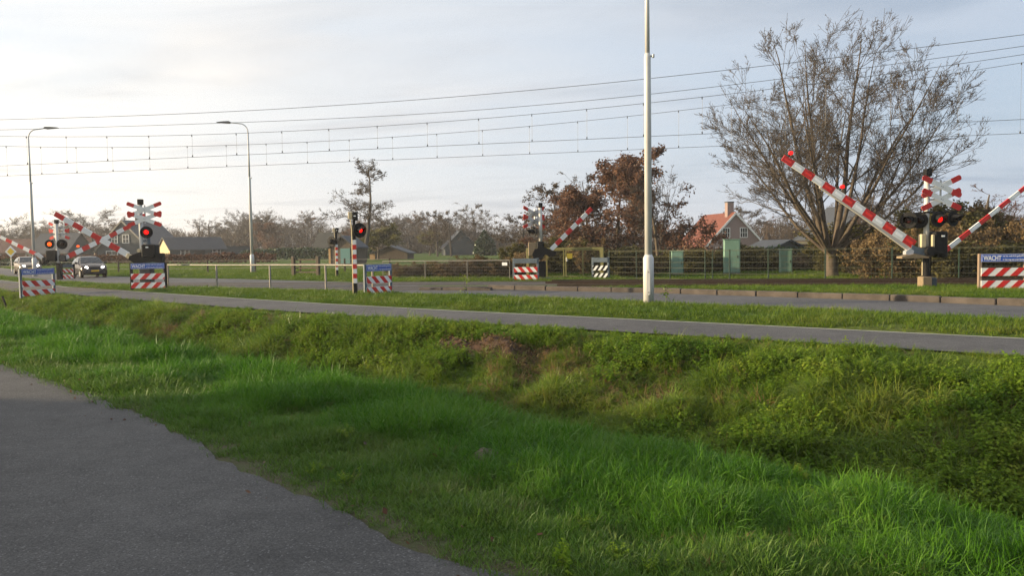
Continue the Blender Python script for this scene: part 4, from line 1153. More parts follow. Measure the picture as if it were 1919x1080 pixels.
# small sheds
t = thing('field_shed', 'small dark shed with a teal door behind the far striped post', 'shed', (-17.3, 80, 0), R(-12))
gable_house(t, 2.7, 3.0, 1.72, 2.75, 'wood', 'roofdark', over=0.2, base=-0.1)
m = MB(); m.box((0.32, -0.03, 0.85), (1.05, 0.06, 1.6)); m.build('door', 'teal', t)
m = MB(); m.box((-1.40, -0.03, 0.95), (0.22, 0.05, 1.75)); m.build('corner_board', 'woodtan', t)
t = thing('field_shed', 'low open shed with a shallow roof left of the tawny scrub', 'shed', (-17.2, 110, 0), R(-8))
gable_house(t, 5.2, 3.5, 0.8, 1.75, 'wood', 'roofdark', over=0.3, base=-0.2)
m = MB(); m.box((-2.45, -0.05, 0.4), (0.75, 0.1, 0.85)); m.build('front_board', 'woodtan', t)
t = thing('dark_house', 'small dark blue gable behind the conifer in the middle distance', 'house', (-9.6, 150, 0), R(10))
gable_house(t, 6.2, 8, 1.5, 4.7, 'darkclad', 'roofdark', base=-0.5)

# ---------------------------------------------------------------- trees
def nrm(v): return v / (np.linalg.norm(v) + 1e-9)
class Tree:
    def __init__(s, seed): s.r = random.Random(seed); s.seg = []; s.tips = []
    def rv(s): return np.array([s.r.gauss(0, 1), s.r.gauss(0, 1), s.r.gauss(0, 1)])
    def turn(s, d, ang):
        a = nrm(np.cross(d, s.rv())); return nrm(d * math.cos(ang) + a * math.sin(ang))
    def branch(s, p, d, L, r, lv, P):
        n = P['nseg'][lv]; wig = P['wig'][lv]; up = P['up'][lv]; last = lv == len(P['nseg']) - 1
        kids = [] if last else sorted(s.r.uniform(P['start'][lv], 1.0) for _ in range(max(1, int(P['kids'][lv] * s.r.uniform(.8, 1.2)))))
        ki = 0; rt = r * P['taper'][lv]
        for i in range(n):
            d = nrm(d + s.rv() * wig + np.array([0, 0, up]))
            q = p + d * (L / n)
            r0 = r + (rt - r) * i / n; r1 = r + (rt - r) * (i + 1) / n
            s.seg.append((p, q, r0, r1, lv))
            if 'env' in P and lv:
                cz, rx, rz_ = P['env']
                if (q[0] ** 2 + q[1] ** 2) / rx ** 2 + ((q[2] - cz) / rz_) ** 2 > s.r.uniform(.82, 1.08): break
            while ki < len(kids) and kids[ki] <= (i + 1) / n:
                f = kids[ki] * n - i; ki += 1
                c = p + (q - p) * f
                ang = R(s.r.uniform(*P['ang'][lv]))
                dd = s.turn(d, ang)
                if dd[2] < P.get('mindz', -.3): dd = nrm(dd + np.array([0, 0, .5]))
                sh = P['shape'](kids[ki - 1]) if lv == 0 and 'shape' in P else 1 - 0.45 * kids[ki - 1]
                s.branch(c, dd, L * P['ratio'][lv] * sh * s.r.uniform(.7, 1.25), max(r0 * P['rr'][lv], P['rmin']), lv + 1, P)
            p = q
        if last: s.tips.append((p, d))
    def meshes(s, split, minr, name, mt, mc):
        out = []
        for nm, sel, m in (('trunk', [g for g in s.seg if g[4] <= split], mt), ('crown', [g for g in s.seg if g[4] > split], mc)):
            A = np.array([g[0] for g in sel]); B = np.array([g[1] for g in sel])
            r0 = np.maximum([g[2] for g in sel], minr); r1 = np.maximum([g[3] for g in sel], minr)
            k = 7 if nm == 'trunk' else 3
            d = B - A; d /= np.linalg.norm(d, axis=1)[:, None] + 1e-9
            B = B + d * (r1 * .3)[:, None]
            ref = np.where(np.abs(d[:, 2:3]) < .9, [[0, 0, 1.]], [[1., 0, 0]])
            u = np.cross(d, ref); u /= np.linalg.norm(u, axis=1)[:, None]; w = np.cross(d, u)
            a = np.arange(k) * 2 * math.pi / k
            ca, sa = np.cos(a)[None, :, None], np.sin(a)[None, :, None]
            ring = u[:, None, :] * ca + w[:, None, :] * sa
            V = np.concatenate([A[:, None, :] + ring * r0[:, None, None], B[:, None, :] + ring * r1[:, None, None]], 1).reshape(-1, 3)
            o = (np.arange(len(sel)) * 2 * k)[:, None, None]
            i = np.arange(k); j = (i + 1) % k
            F = (np.stack([i, i + k, j + k, j], 1)[None] + o).reshape(-1, 4)
            out.append(np_mesh(name + '_' + nm, V, F, m, nm == 'trunk', link=False))
        return out
def leaf_quads(rng, P, size, stretch=1.6, droop=0.0):
    """one small bent quad per point"""
    n = len(P); a = rng.normal(size=(n, 3)); a /= np.linalg.norm(a, axis=1)[:, None]
    a[:, 2] -= droop; a /= np.linalg.norm(a, axis=1)[:, None]
    b = np.cross(a, rng.normal(size=(n, 3))); b /= np.linalg.norm(b, axis=1)[:, None]
    s = size * rng.uniform(.6, 1.4, n)[:, None]
    V = np.stack([P, P + (a * .5 * stretch + b * .5) * s, P + a * s * stretch, P + (a * .5 * stretch - b * .5) * s], 1).reshape(-1, 3)
    F = np.arange(n * 4).reshape(n, 4)
    return V, F, rng.uniform(0, 1, n)
def leaf_mesh(name, tr, levels, per, size, spread, m, seed, keep=1.0, zmax=None, clump=0.0):
    rng = np.random.default_rng(seed)
    sg = [g for g in tr.seg if g[4] in levels]
    A = np.array([g[0] for g in sg]); B = np.array([g[1] for g in sg])
    idx = np.repeat(np.arange(len(sg)), per)
    P = A[idx] + (B - A)[idx] * rng.uniform(0, 1, len(idx))[:, None] + rng.normal(size=(len(idx), 3)) * spread
    if keep < 1.0: P = P[rng.uniform(size=len(P)) < keep]
    if clump > 0:
        v = vnoise(P[:, 0] + P[:, 2] * .7, P[:, 1] + P[:, 2] * 1.3, clump, seed % 7)
        P = P[v > 0.42]
    V, F, ti = leaf_quads(rng, P, size, droop=0.4)
    return np_mesh(name, V, F, m, tint=ti, link=False)
PROTO = {}
def proto(key, seed, P, H, split, minr, mt, mc, leaves=None, stems=1, spread=0.0, lean=0.0, r0=None):
    tr = Tree(seed)
    for k in range(stems):
        a = 2.39996 * k + tr.r.uniform(-.3, .3)
        tilt = spread * math.sqrt((k + .4) / stems) if stems > 1 else lean
        d = nrm(np.array([math.sin(tilt) * math.cos(a), math.sin(tilt) * math.sin(a), math.cos(tilt)]))
        p = np.array([math.cos(a), math.sin(a), 0]) * (0.18 if stems > 1 else 0) + np.array([0, 0, P.get('fork', 0.0) if stems > 1 else 0])
        if 'env' in P:
            cz, rx, rz_ = P['env']; tt = 1.0
            while tt < 20:
                q = p + d * tt + np.array([0, 0, .018 * tt * tt * math.sin(tilt)])
                if (q[0] ** 2 + q[1] ** 2) / rx ** 2 + ((q[2] - cz) / rz_) ** 2 > 1 and q[2] > 2: break
                tt += .1
            tr.branch(p, d, tt * tr.r.uniform(.90, 1.0), r0 * (1.35 - .6 * tilt) * tr.r.uniform(.75, 1.0), 0, P); continue
        tr.branch(p, d, H * tr.r.uniform(.86, 1.0) * (1 - 0.16 * (tilt ** 2 if stems > 1 else 0)), (r0 or H * .022) * tr.r.uniform(.75, 1.0), 0, P)
    if stems > 1 and P.get('fork', 0) > 0:
        b = np.array([0, 0, -0.2]); tr.seg.append((b, np.array([0, 0, P['fork'] + .25]), (r0 or H * .022) * 2.1, (r0 or H * .022) * 2.0, 0))
        tr.seg.append((np.array([0, 0, -.2]), np.array([0, 0, .25]), (r0 or H * .022) * 2.9, (r0 or H * .022) * 2.1, 0))
    ms = tr.meshes(split, minr, key, mt, mc)
    lv = leaf_mesh(key + '_leaves', tr, *leaves) if leaves else None
    zs = max(max(g[1][2] for g in tr.seg), 0.1)
    xs = np.array([g[1][:2] for g in tr.seg]); wdt = np.percentile(xs[:, 0], 98) - np.percentile(xs[:, 0], 2)
    PROTO[key] = (ms, lv, zs, wdt)
def plant_tree(key, x, y, H, label, W=None, group=None, rot=0.0, z=None, name='bare_tree', cat='tree'):
    ms, lv, zs, wd = PROTO[key]
    t = thing(name, label, cat, (x, y, Z(x, y) if z is None else z), rot, group)
    k = H / zs; kw = k if W is None else W / wd
    t.scale = (kw, kw, k)
    for nm, me in zip(('trunk', 'crown'), ms):
        o = bpy.data.objects.new(nm, me); COL.objects.link(o); o.parent = t
    if lv is not None:
        o = bpy.data.objects.new('foliage', lv); COL.objects.link(o); o.parent = t
    return t
# proportions per kind of tree
VASE = dict(nseg=[12, 8, 6, 4, 3], wig=[.045, .07, .09, .12, .15], up=[.045, .04, .04, .04, .03], start=[.24, .18, .15, .12], kids=[12, 8, 6, 4], ang=[(25, 60), (18, 42), (20, 48), (25, 60)],
            ratio=[.46, .50, .50, .55], rr=[.46, .48, .5, .55], taper=[.08, .16, .3, .4, .5], rmin=.005, fork=1.1, env=(7.2, 6.3, 5.5))
OAK = dict(nseg=[8, 7, 6, 5, 3], wig=[.05, .10, .13, .15, .2], up=[.05, .06, .06, .05, .03], start=[.22, .2, .15, .12], kids=[14, 9, 7, 5], ang=[(28, 66), (25, 55), (25, 55), (25, 60)],
           ratio=[.60, .50, .48, .5], rr=[.48, .5, .5, .6], taper=[.12, .2, .35, .5, .5], rmin=.010, shape=lambda f: 1.05 - .75 * abs(f - .5))
COPP = dict(nseg=[8, 7, 6, 4, 3], wig=[.05, .10, .13, .16, .2], up=[.05, .03, .03, .03, .02], start=[.10, .15, .15, .12], kids=[22, 9, 7, 4], ang=[(40, 85), (25, 58), (25, 60), (25, 60)],
           ratio=[.62, .48, .46, .5], rr=[.40, .5, .5, .6], taper=[.10, .2, .35, .5, .5], rmin=.009, shape=lambda f: 1.15 - .85 * f)
ALDER = dict(nseg=[12, 6, 4, 3], wig=[.03, .12, .16, .2], up=[.04, .06, .04, .0], start=[.26, .25, .2], kids=[20, 8, 7], ang=[(45, 80), (30, 60), (30, 70)],
             ratio=[.27, .42, .5], rr=[.36, .5, .5], taper=[.12, .25, .4, .5], rmin=.012, shape=lambda f: .45 + 1.0 * math.sin(min(1, max(0, (f - .1) / .9)) * 3.0))
TALL = dict(nseg=[12, 7, 5, 4], wig=[.045, .17, .2, .2], up=[.04, .07, .05, .02], start=[.34, .22, .15], kids=[17, 9, 8], ang=[(50, 85), (30, 65), (30, 70)],
            ratio=[.32, .38, .5], rr=[.40, .5, .5], taper=[.15, .25, .4, .5], rmin=.020, shape=lambda f: .5 + 1.0 * (1 - f))
POPLAR = dict(nseg=[9, 6, 4, 3], wig=[.03, .07, .12, .2], up=[.04, .14, .1, .05], start=[.15, .2, .2], kids=[16, 8, 6], ang=[(20, 42), (20, 45), (25, 55)],
              ratio=[.40, .40, .5], rr=[.45, .5, .5], taper=[.12, .25, .4, .5], rmin=.012, shape=lambda f: 1.1 - .6 * f)
BUSHP = dict(nseg=[6, 5, 4], wig=[.12, .16, .2], up=[.05, .05, .03], start=[.15, .15], kids=[9, 8], ang=[(25, 60), (25, 65)], ratio=[.5, .5], rr=[.55, .6], taper=[.3, .4, .5], rmin=.006)
proto('vase', 11, VASE, 12.6, 0, .0066, 'bark', 'twig', stems=18, spread=R(57), r0=.125)
proto('oak', 5, OAK, 9.0, 0, .014, 'bark2', 'twig2')
proto('oakb', 9, OAK, 9.0, 0, .014, 'bark2', 'twig2', leaves=((4,), 1, .16, .10, 'brownleaf', 3, .35, None, .45))
proto('oakc', 23, OAK, 8.5, 0, .015, 'bark', 'twig')
proto('alder', 7, ALDER, 9.0, 0, .012, 'bark2', 'twig2', leaves=((3,), 1, .11, .08, 'alderleaf', 4, .8))
proto('aldr', 31, ALDER, 9.0, 0, .012, 'bark2', 'twig', leaves=((3,), 1, .12, .10, 'alderleaf', 6, .8))
proto('tall', 13, TALL, 17.0, 0, .022, 'bark2', 'twig2', leaves=((3,), 1, .13, .18, 'alderleaf', 8, .6))
proto('poplar', 17, POPLAR, 9.0, 0, .012, 'bark2', 'twig2')
proto('popr', 19, POPLAR, 8.0, 0, .011, 'bark', 'twigred')
proto('copper', 21, COPP, 8.0, 0, .012, 'bark', 'twig', leaves=((3, 4), 1, .115, .14, 'brownleaf', 9, .9, None, .5))
proto('copper2', 27, COPP, 8.0, 0, .012, 'bark', 'twig', leaves=((3, 4), 1, .110, .17, 'brownleaf', 10, 1.0))
proto('willow', 29, OAK, 6.0, 0, .014, 'bark', 'twig', leaves=((3, 4), 1, .16, .16, 'willowleaf', 12, .8))
proto('scrub', 33, BUSHP, 2.6, 0, .006, 'twig', 'twig', leaves=((1, 2), 3, .07, .06, 'brush', 14, .8), stems=14, spread=R(52), r0=.02)
proto('scruo', 35, BUSHP, 3.0, 0, .006, 'twig', 'twig', leaves=((1, 2), 6, .08, .08, 'olivebrush', 15, .85), stems=16, spread=R(48), r0=.022)
proto('scrut', 37, BUSHP, 3.4, 0, .007, 'bark', 'twig', stems=15, spread=R(46), r0=.025)

plant_tree('vase', 16.6, 40.5, 13.5, 'big bare many stemmed tree filling the upper right against the sky', W=10.4, rot=0.6, z=-.15)
def far(k, x, y, H): return (x * k, y * k, 1.65 + (H - 1.65) * k)
T = [  # kind, x, y, top height, width, distance factor, label
 ('tall', -17.9, 95, 12.7, 7.2, 1.0, 'tall lone tree with irregular side branches behind the red striped post', 2.2),
 ('willow', -18.4, 108, 4.9, 5.5, 1.0, 'yellowish green willow at the foot of the tall lone tree', 0),
 ('aldr', 3.9, 65, 6.9, 5.0, 1.0, 'dark alder left in the clump behind the middle signal', .4),
 ('alder', 6.1, 62, 7.4, 4.3, 1.0, 'taller brownish alder behind the raised arm of the middle signal', 2.0),
 ('copper2', 7.7, 57, 7.9, 6.8, 1.0, 'russet leaved tree just left of the tall lamp post', 1.0),
 ('copper', 9.45, 50, 7.6, 6.4, 1.0, 'wide copper leaved oak just right of the tall lamp post', 3.1),
 ('copper2', 5.2, 54, 5.6, 5.6, 1.0, 'lower russet tree right behind the olive gate', 4.4),
 ('aldr', 1.3, 78, 5.0, 5.4, 1.0, 'low twiggy tree left of the middle signal', 2.7),
 ('poplar', 32.6, 112, 7.6, 5.0, 1.25, 'slim bare tree right of the chimney house', 0.3),
 ('oakc', 37.0, 95, 5.9, 8.5, 1.1, 'spreading bare tree behind the garden shed', 1.4),
 ('oakc', 34.4, 66, 6.4, 8.5, 1.0, 'bare spreading tree right behind the crossbuck of the kerb side signal', 0.9),
 ('oak', 30.5, 60, 5.2, 6.4, 1.0, 'bare bushy tree left behind the kerb side signal', 4.0),
 ('popr', 47.3, 75, 7.0, 5.5, 1.0, 'reddish twigged upright tree at the right edge', 0.2),
 ('popr', 50.6, 84, 6.3, 5.5, 1.0, 'reddish upright tree left of the rightmost one', 2.2),
 ('oak', -64.3, 120, 9.0, 10.0, 1.25, 'round bare oak rising behind the dark gabled house', 1.2),
 ('oak', -83.9, 130, 8.4, 9.0, 1.35, 'dark bare oak at the left edge above the hall', 0.5),
 ('oakc', -90, 142, 7.5, 8.0, 1.35, 'bare tree above the hall left of the first lamp post', 2.5),
 ('poplar', -84.5, 150, 7.7, 6.0, 1.35, 'slim bare tree above the hall right of the first lamp post', 1.5),
 ('oak', -51.8, 150, 9.7, 8.0, 1.4, 'bare oak left beside the second lamp post', 3.3),
 ('oakc', -47.5, 150, 9.6, 8.0, 1.4, 'bare oak right beside the second lamp post', 2.0),
 ('copper2', -43.3, 139, 6.4, 5.5, 1.3, 'rust brown tree beside the thatched roof', 0.0),
 ('oak', -35.6, 140, 8.5, 9.0, 1.4, 'round headed bare oak behind the thatched house', 5.1),
 ('oakc', -30.8, 150, 6.9, 7.0, 1.4, 'bare tree between thatched house and shed', 3.9),
 ('copper2', -26, 130, 4.9, 6.5, 1.2, 'brown leaved low tree left of the far striped post', 2.9),
 ('oak', -15.7, 120, 6.9, 6.5, 1.3, 'broad bare tree right of the tall lone tree', 0.7),
 ('aldr', -10.6, 112, 6.9, 4.6, 1.2, 'left one of the two dark alders in the middle distance', 0.2),
 ('alder', -8.5, 110, 6.9, 4.6, 1.2, 'right one of the two dark alders in the middle distance', 1.1),
 ('willow', -13.4, 128, 4.6, 4.5, 1.2, 'pale greenish bush tree left of the two dark alders', 1.9),
]
for key, x, y, H, W, k, lb, rot in T:
    X_, Y_, H_ = far(k, x, y, H)
    plant_tree(key, X_, Y_, H_ - Z(X_, Y_), lb, W=W * k, rot=rot, name='leafy_tree' if key.startswith('copper') or key == 'willow' else 'bare_tree')
rg = random.Random(77)
rowx = [(-108, 235, 9.5), (-101, 245, 8.5), (-96, 240, 10.5), (-89, 236, 9.0), (-84, 250, 11), (-79, 240, 9.5), (-74, 246, 10.5), (-68, 238, 9.5), (-62, 236, 9.0),
        (-56, 228, 10.0), (-46, 224, 9.5), (-41, 230, 10.0), (-33, 226, 8.5), (-27, 222, 9.5), (-21, 210, 8.5), (-16, 215, 9.5), (-9, 205, 7.5), (-4.5, 200, 7.6), (1, 196, 7.4), (6, 190, 8.2), (-126, 240, 9), (-118, 230, 9.5), (-138, 236, 10), (-150, 240, 9.5), (-6.5, 150, 5.6), (-2.5, 156, 5.2),
        (44, 150, 8.5), (52, 156, 8), (60, 150, 9), (70, 156, 9.5), (80, 150, 9)]
rowx += [(rg.uniform(-150, -8), rg.uniform(205, 250), rg.uniform(7.5, 10.5)) for _ in range(34)]
for i, (x, y, H) in enumerate(rowx):
    key = ['oak', 'oakc', 'poplar', 'alder', 'oak', 'aldr', 'oakb'][i % 7]
    plant_tree(key, x, y, H * rg.uniform(1.0, 1.3), 'bare tree standing in the far tree line along the horizon', W=H * rg.uniform(.85, 1.15), group='bare trees in the far tree line', rot=rg.uniform(0, 6))
# conifer with ivy green crown
def conifer(x, y, H, W, label):
    t = thing('conifer', label, 'tree', (x, y, 0))
    MB().tube([(0, 0, 0), (0, 0, H * .9)], [H * .03, H * .006], 8).build('trunk', 'bark2', t)
    rng = np.random.default_rng(5); n = 5200
    z = rng.beta(1.3, 1.6, n) * H; r_ = W / 2 * (1 - (z / H) ** 1.8) * np.sqrt(rng.uniform(.05, 1, n)) * (0.75 + 0.4 * vnoise(z * 2.1, rng.uniform(0, 2, n), 1.3))
    a = rng.uniform(0, 6.283, n)
    V, F, ti = leaf_quads(rng, np.stack([r_ * np.cos(a), r_ * np.sin(a), z + .1], 1), .22, 2.0, .4)
    np_mesh('crown', V, F, 'ivy', tint=ti, parent=t)
conifer(-4.7, 138, 4.2, 4.2, 'dark green conifer in the gap of the tree line left of the middle signal')

# bushes behind the fences
BG = 'scrub bushes behind the railway fence'
def bush(key, x, y, H, W, label, rot, group=None):
    plant_tree(key, x, y, H, label, W=W, rot=rot, group=group, name='scrub_bush', cat='bush')
rg = random.Random(3)
for i in range(15):
    x = 17.0 + i * 0.85; y = 36.5 - .234 * (x - 12) + rg.uniform(-.5, 1.6)
    bush(['scrub', 'scrut', 'scruo', 'scrub'][i % 4], x, y, rg.uniform(1.8, 3.0), rg.uniform(2.6, 3.6), 'tawny scrub bush behind the panel fence and tracks at the right', rg.uniform(0, 6), BG)
for i in range(12):
    x = 18.8 + i * 1.4; y = 42 - .234 * (x - 14) + rg.uniform(-1.5, 2.5)
    bush(['scruo', 'scrut', 'scruo', 'scrub'][i % 4], x, y, rg.uniform(2.6, 4.2), rg.uniform(3.2, 4.6), 'taller bush in the second row of scrub behind the railway fence', rg.uniform(0, 6), BG)
for i in range(14):
    x = 8.2 + i * 1.35; y = 49.5 + rg.uniform(-1.0, 2.5) - .1 * i
    bush(['scruo', 'scrut', 'scruo'][i % 3], x, y, rg.uniform(1.1, 1.9), rg.uniform(2.2, 3.2), 'dark low bush behind the pale green cabinets', rg.uniform(0, 6), 'dark bushes behind the cabinets')
for i in range(11):
    x = -6.0 + i * 0.66; y = 41.2 - .25 * (x + 6) + rg.uniform(0, 1.6)
    bush(['scrub', 'scrut', 'scrub', 'scruo'][i % 4], x, y, rg.uniform(.75, 1.25), rg.uniform(1.5, 2.2), 'tawny scrub bush behind the old wire mesh fence', rg.uniform(0, 6), 'scrub behind the wire mesh fence')
for i in range(10):
    x = .6 + i * 0.70; y = 44.5 + rg.uniform(-1, 3) - .1 * i
    bush(['scruo', 'scrub', 'scrut', 'scruo'][i % 4], x, y, rg.uniform(1.3, 2.3), rg.uniform(2.0, 3.0), 'brownish green bush behind the olive gate', rg.uniform(0, 6), 'bushes behind the olive gate')
# hedges: many small leaves round a line, never a smooth box
def hedge(name, label, P, H, W, m, dens, size, seed):
    rng = np.random.default_rng(seed)
    P = np.array(P, float); seg = P[1:] - P[:-1]; L_ = np.linalg.norm(seg, axis=1); n = int(L_.sum() * H * dens)
    k = rng.choice(len(seg), n, p=L_ / L_.sum()); f = rng.uniform(0, 1, n)
    c = P[k] + seg[k] * f[:, None]; nn = np.stack([-seg[k][:, 1], seg[k][:, 0]], 1) / L_[k][:, None]
    al = (np.cumsum(np.r_[0, L_])[k] + f * L_[k])
    h = H * (0.82 + 0.36 * vnoise(al, al * 0, .55, seed)) * (0.94 + .12 * vnoise(al, al * 0, 2.1, seed + 1))
    z = h * rng.beta(1.6, 1.0, n); o = (rng.uniform(-1, 1, n)) * W / 2 * np.sqrt(np.clip(1 - (z / h) ** 4, .1, 1))
    V, F, ti = leaf_quads(rng, np.stack([c[:, 0] + nn[:, 0] * o, c[:, 1] + nn[:, 1] * o, z + zground(c[:, 0], c[:, 1])], 1), size, 1.7, .2)
    tag(np_mesh(name, V, F, m, tint=ti), label, 'hedge')
hedge('beech_hedge', 'russet leaved beech hedge along the far edge of the meadow', [(-92, 112), (-60, 104), (-40, 101), (-30, 99)], 1.15, 1.4, 'beech', 190, .18, 21)
hedge('dark_hedge', 'dark green hedge below the brick gable right of the cabinets', [(11, 62), (20, 60), (29, 57)], 1.5, 1.5, 'ivy', 260, .16, 22)
hedge('dark_hedge', 'low dark hedge in front of the long hall at the left', [(-96, 100), (-62, 94), (-48, 90)], 0.75, 1.2, 'ivy', 160, .20, 23)
hedge('tall_hedge', 'tall unseen hedge beyond the frame, added to shade the near road', [(-27, -10), (-26, 0), (-25, 7.5)], 4.8, 3.0, 'ivy', 330, .36, 24)  # added out of view to keep the near strip in shade
hedge('dark_hedge', 'dark fenced hedge strip before the thatched house', [(-44, 128), (-30, 124), (-22, 122)], 1.5, 1.4, 'ivy', 150, .24, 25)
hedge('russet_hedge', 'russet hedge low behind the scrub at the right edge', [(33, 60), (44, 56), (60, 52)], 2.3, 2.0, 'beech', 130, .22, 26)
# undergrowth of the far wood: one mass nobody could count
def underwood():
    rng = np.random.default_rng(8); n = 90000
    x = rng.uniform(-150, 95, n)
    y = np.where(x < 8, 205 + 0.10 * (-x) + rng.normal(0, 7, n), 140 + rng.normal(0, 5, n))
    top = (4.6 + 3.6 * vnoise(x, x * 0, .12, 3) + 2.0 * vnoise(x, x * 0, .6, 4)) * np.where(x < -10, 1.0, 0.7)
    z = rng.beta(1.0, 1.7, n) * top - np.where(x > 8, 1.0, 0)
    P = np.stack([x, y, z], 1)
    a = rng.normal(size=(n, 3)) * [.4, .4, .25] + [0, 0, 1]; b = np.cross(a, rng.normal(size=(n, 3))); b /= np.linalg.norm(b, axis=1)[:, None]
    L_ = rng.uniform(.5, 1.5, n)[:, None]; w = rng.uniform(.03, .09, n)[:, None]
    V = np.stack([P - b * w, P + b * w, P + a * L_ + b * w * .3, P + a * L_ - b * w * .3], 1).reshape(-1, 3)
    o = np_mesh('undergrowth', V, np.arange(n * 4).reshape(n, 4), 'alderleaf', tint=rng.uniform(0, 1, n))
    tag(o, 'grey brown undergrowth and twigs filling the far tree line', None, None, 'stuff')
underwood()
# ---------------------------------------------------------------- grass and herbs
SRC = {}
def tuft_mesh(name, seed, blades, rad, L, w, lean, curve, m, nseg=3, wide=0.0, leaf=None):
    """a tuft of tapering bent blades, in one small mesh"""
    r = np.random.default_rng(seed); V = []; F = []; ti = []
    for b in range(blades):
        a = r.uniform(0, 6.283); q = rad * math.sqrt(r.uniform(0, 1))
        p = np.array([q * math.cos(a), q * math.sin(a), -0.01])
        az = a + r.normal(0, .9) if q > rad * .2 else r.uniform(0, 6.283)
        l = L * r.uniform(.55, 1.15); ww = w * r.uniform(.7, 1.3)
        th = abs(r.normal(lean, lean * .5)); cu = curve * r.uniform(.4, 1.4)
        tw = r.uniform(-.8, .8)
        sd = np.array([-math.sin(az + tw), math.cos(az + tw), 0])
        o = len(V); t_ = r.uniform(0, 1)
        for k in range(nseg + 1):
            f = k / nseg; wk = ww * (1 - f ** 1.6) * .5 + .0002
            if k: 
                an = th + cu * (f - .5 / nseg)
                p = p + np.array([math.sin(an) * math.cos(az), math.sin(an) * math.sin(az), math.cos(an)]) * (l / nseg)
            V += [p - sd * wk, p + sd * wk]
        for k in range(nseg):
            F.append((o + 2 * k, o + 2 * k + 1, o + 2 * k + 3, o + 2 * k + 2)); ti.append(t_)
        if leaf:
            pass
    o = np_mesh(name, np.array(V), np.array(F), m, tint=np.array(ti), link=False)
    return o
def herb_mesh(name, seed, stems, rad, H, lf, m):
    r = np.random.default_rng(seed); V = []; F = []; ti = []
    def quad(a, b, c, d, t_): 
        o = len(V); V.extend([a, b, c, d]); F.append((o, o + 1, o + 2, o + 3)); ti.append(t_)
    for s in range(stems):
        a = r.uniform(0, 6.283); q = rad * math.sqrt(r.uniform(0, 1))
        p0 = np.array([q * math.cos(a), q * math.sin(a), 0]); h = H * r.uniform(.5, 1.1)
        p1 = p0 + np.array([r.normal(0, .10), r.normal(0, .10), h]); t_ = r.uniform(0, .7)
        quad(p0 + [-.003, 0, 0], p0 + [.003, 0, 0], p1 + [.0015, 0, 0], p1 - [.0015, 0, 0], t_)
        nl = int(5 + h * 14)
        for k in range(nl):
            f = .25 + .75 * k / nl; c = p0 + (p1 - p0) * f
            for sgn in (0, math.pi):
                az = k * 1.57 + sgn + r.normal(0, .3); l = lf * (1.25 - .6 * f) * r.uniform(.7, 1.3)
                d = np.array([math.cos(az), math.sin(az), r.normal(.05, .35)]); d /= np.linalg.norm(d)
                u = np.cross(d, [0, 0, 1.0]); u /= np.linalg.norm(u) + 1e-6; u = u + np.array([0, 0, r.normal(0, .3)])
                tt = t_ + .3 * f
                mid = c + d * l * .45; tip = c + d * l + np.array([0, 0, -l * .25])
                quad(c, mid + u * l * .30, tip, mid - u * l * .30, min(1, tt + r.uniform(-.1, .1)))
    return np_mesh(name, np.array(V), np.array(F), m, tint=np.array(ti), link=False)
def source(key, meshes):
    c = bpy.data.collections.new('src_' + key)
    for i, me in enumerate(meshes):
        o = bpy.data.objects.new('%s_tuft' % key, me); c.objects.link(o)
    SRC[key] = (c, len(meshes))
source('lawn', [tuft_mesh('lawn', i, 42, .12, .155, .0050, .55, 1.25, 'lawn') for i in range(5)])
source('worn', [tuft_mesh('worn', 20 + i, 34, .10, .065, .0055, .45, .8, 'worn', 2) for i in range(4)])
source('tussock', [tuft_mesh('tussock', 40 + i, 46, .14, .40, .0095, .50, 1.7, 'tussock', 4) for i in range(5)])
source('short', [tuft_mesh('short', 90 + i, 40, .16, .22, .009, .45, 1.2, 'tussock', 3) for i in range(4)])
source('straw', [tuft_mesh('straw', 60 + i, 40, .14, .36, .008, .65, 1.8, 'straw', 4) for i in range(3)])
source('herb', [herb_mesh('herb', 70 + i, 11, .18, .32, .060, 'herb') for i in range(5)])
source('verge', [tuft_mesh('verge', 80 + i, 34, .17, .13, .011, .42, .9, 'verge', 2) for i in range(4)])
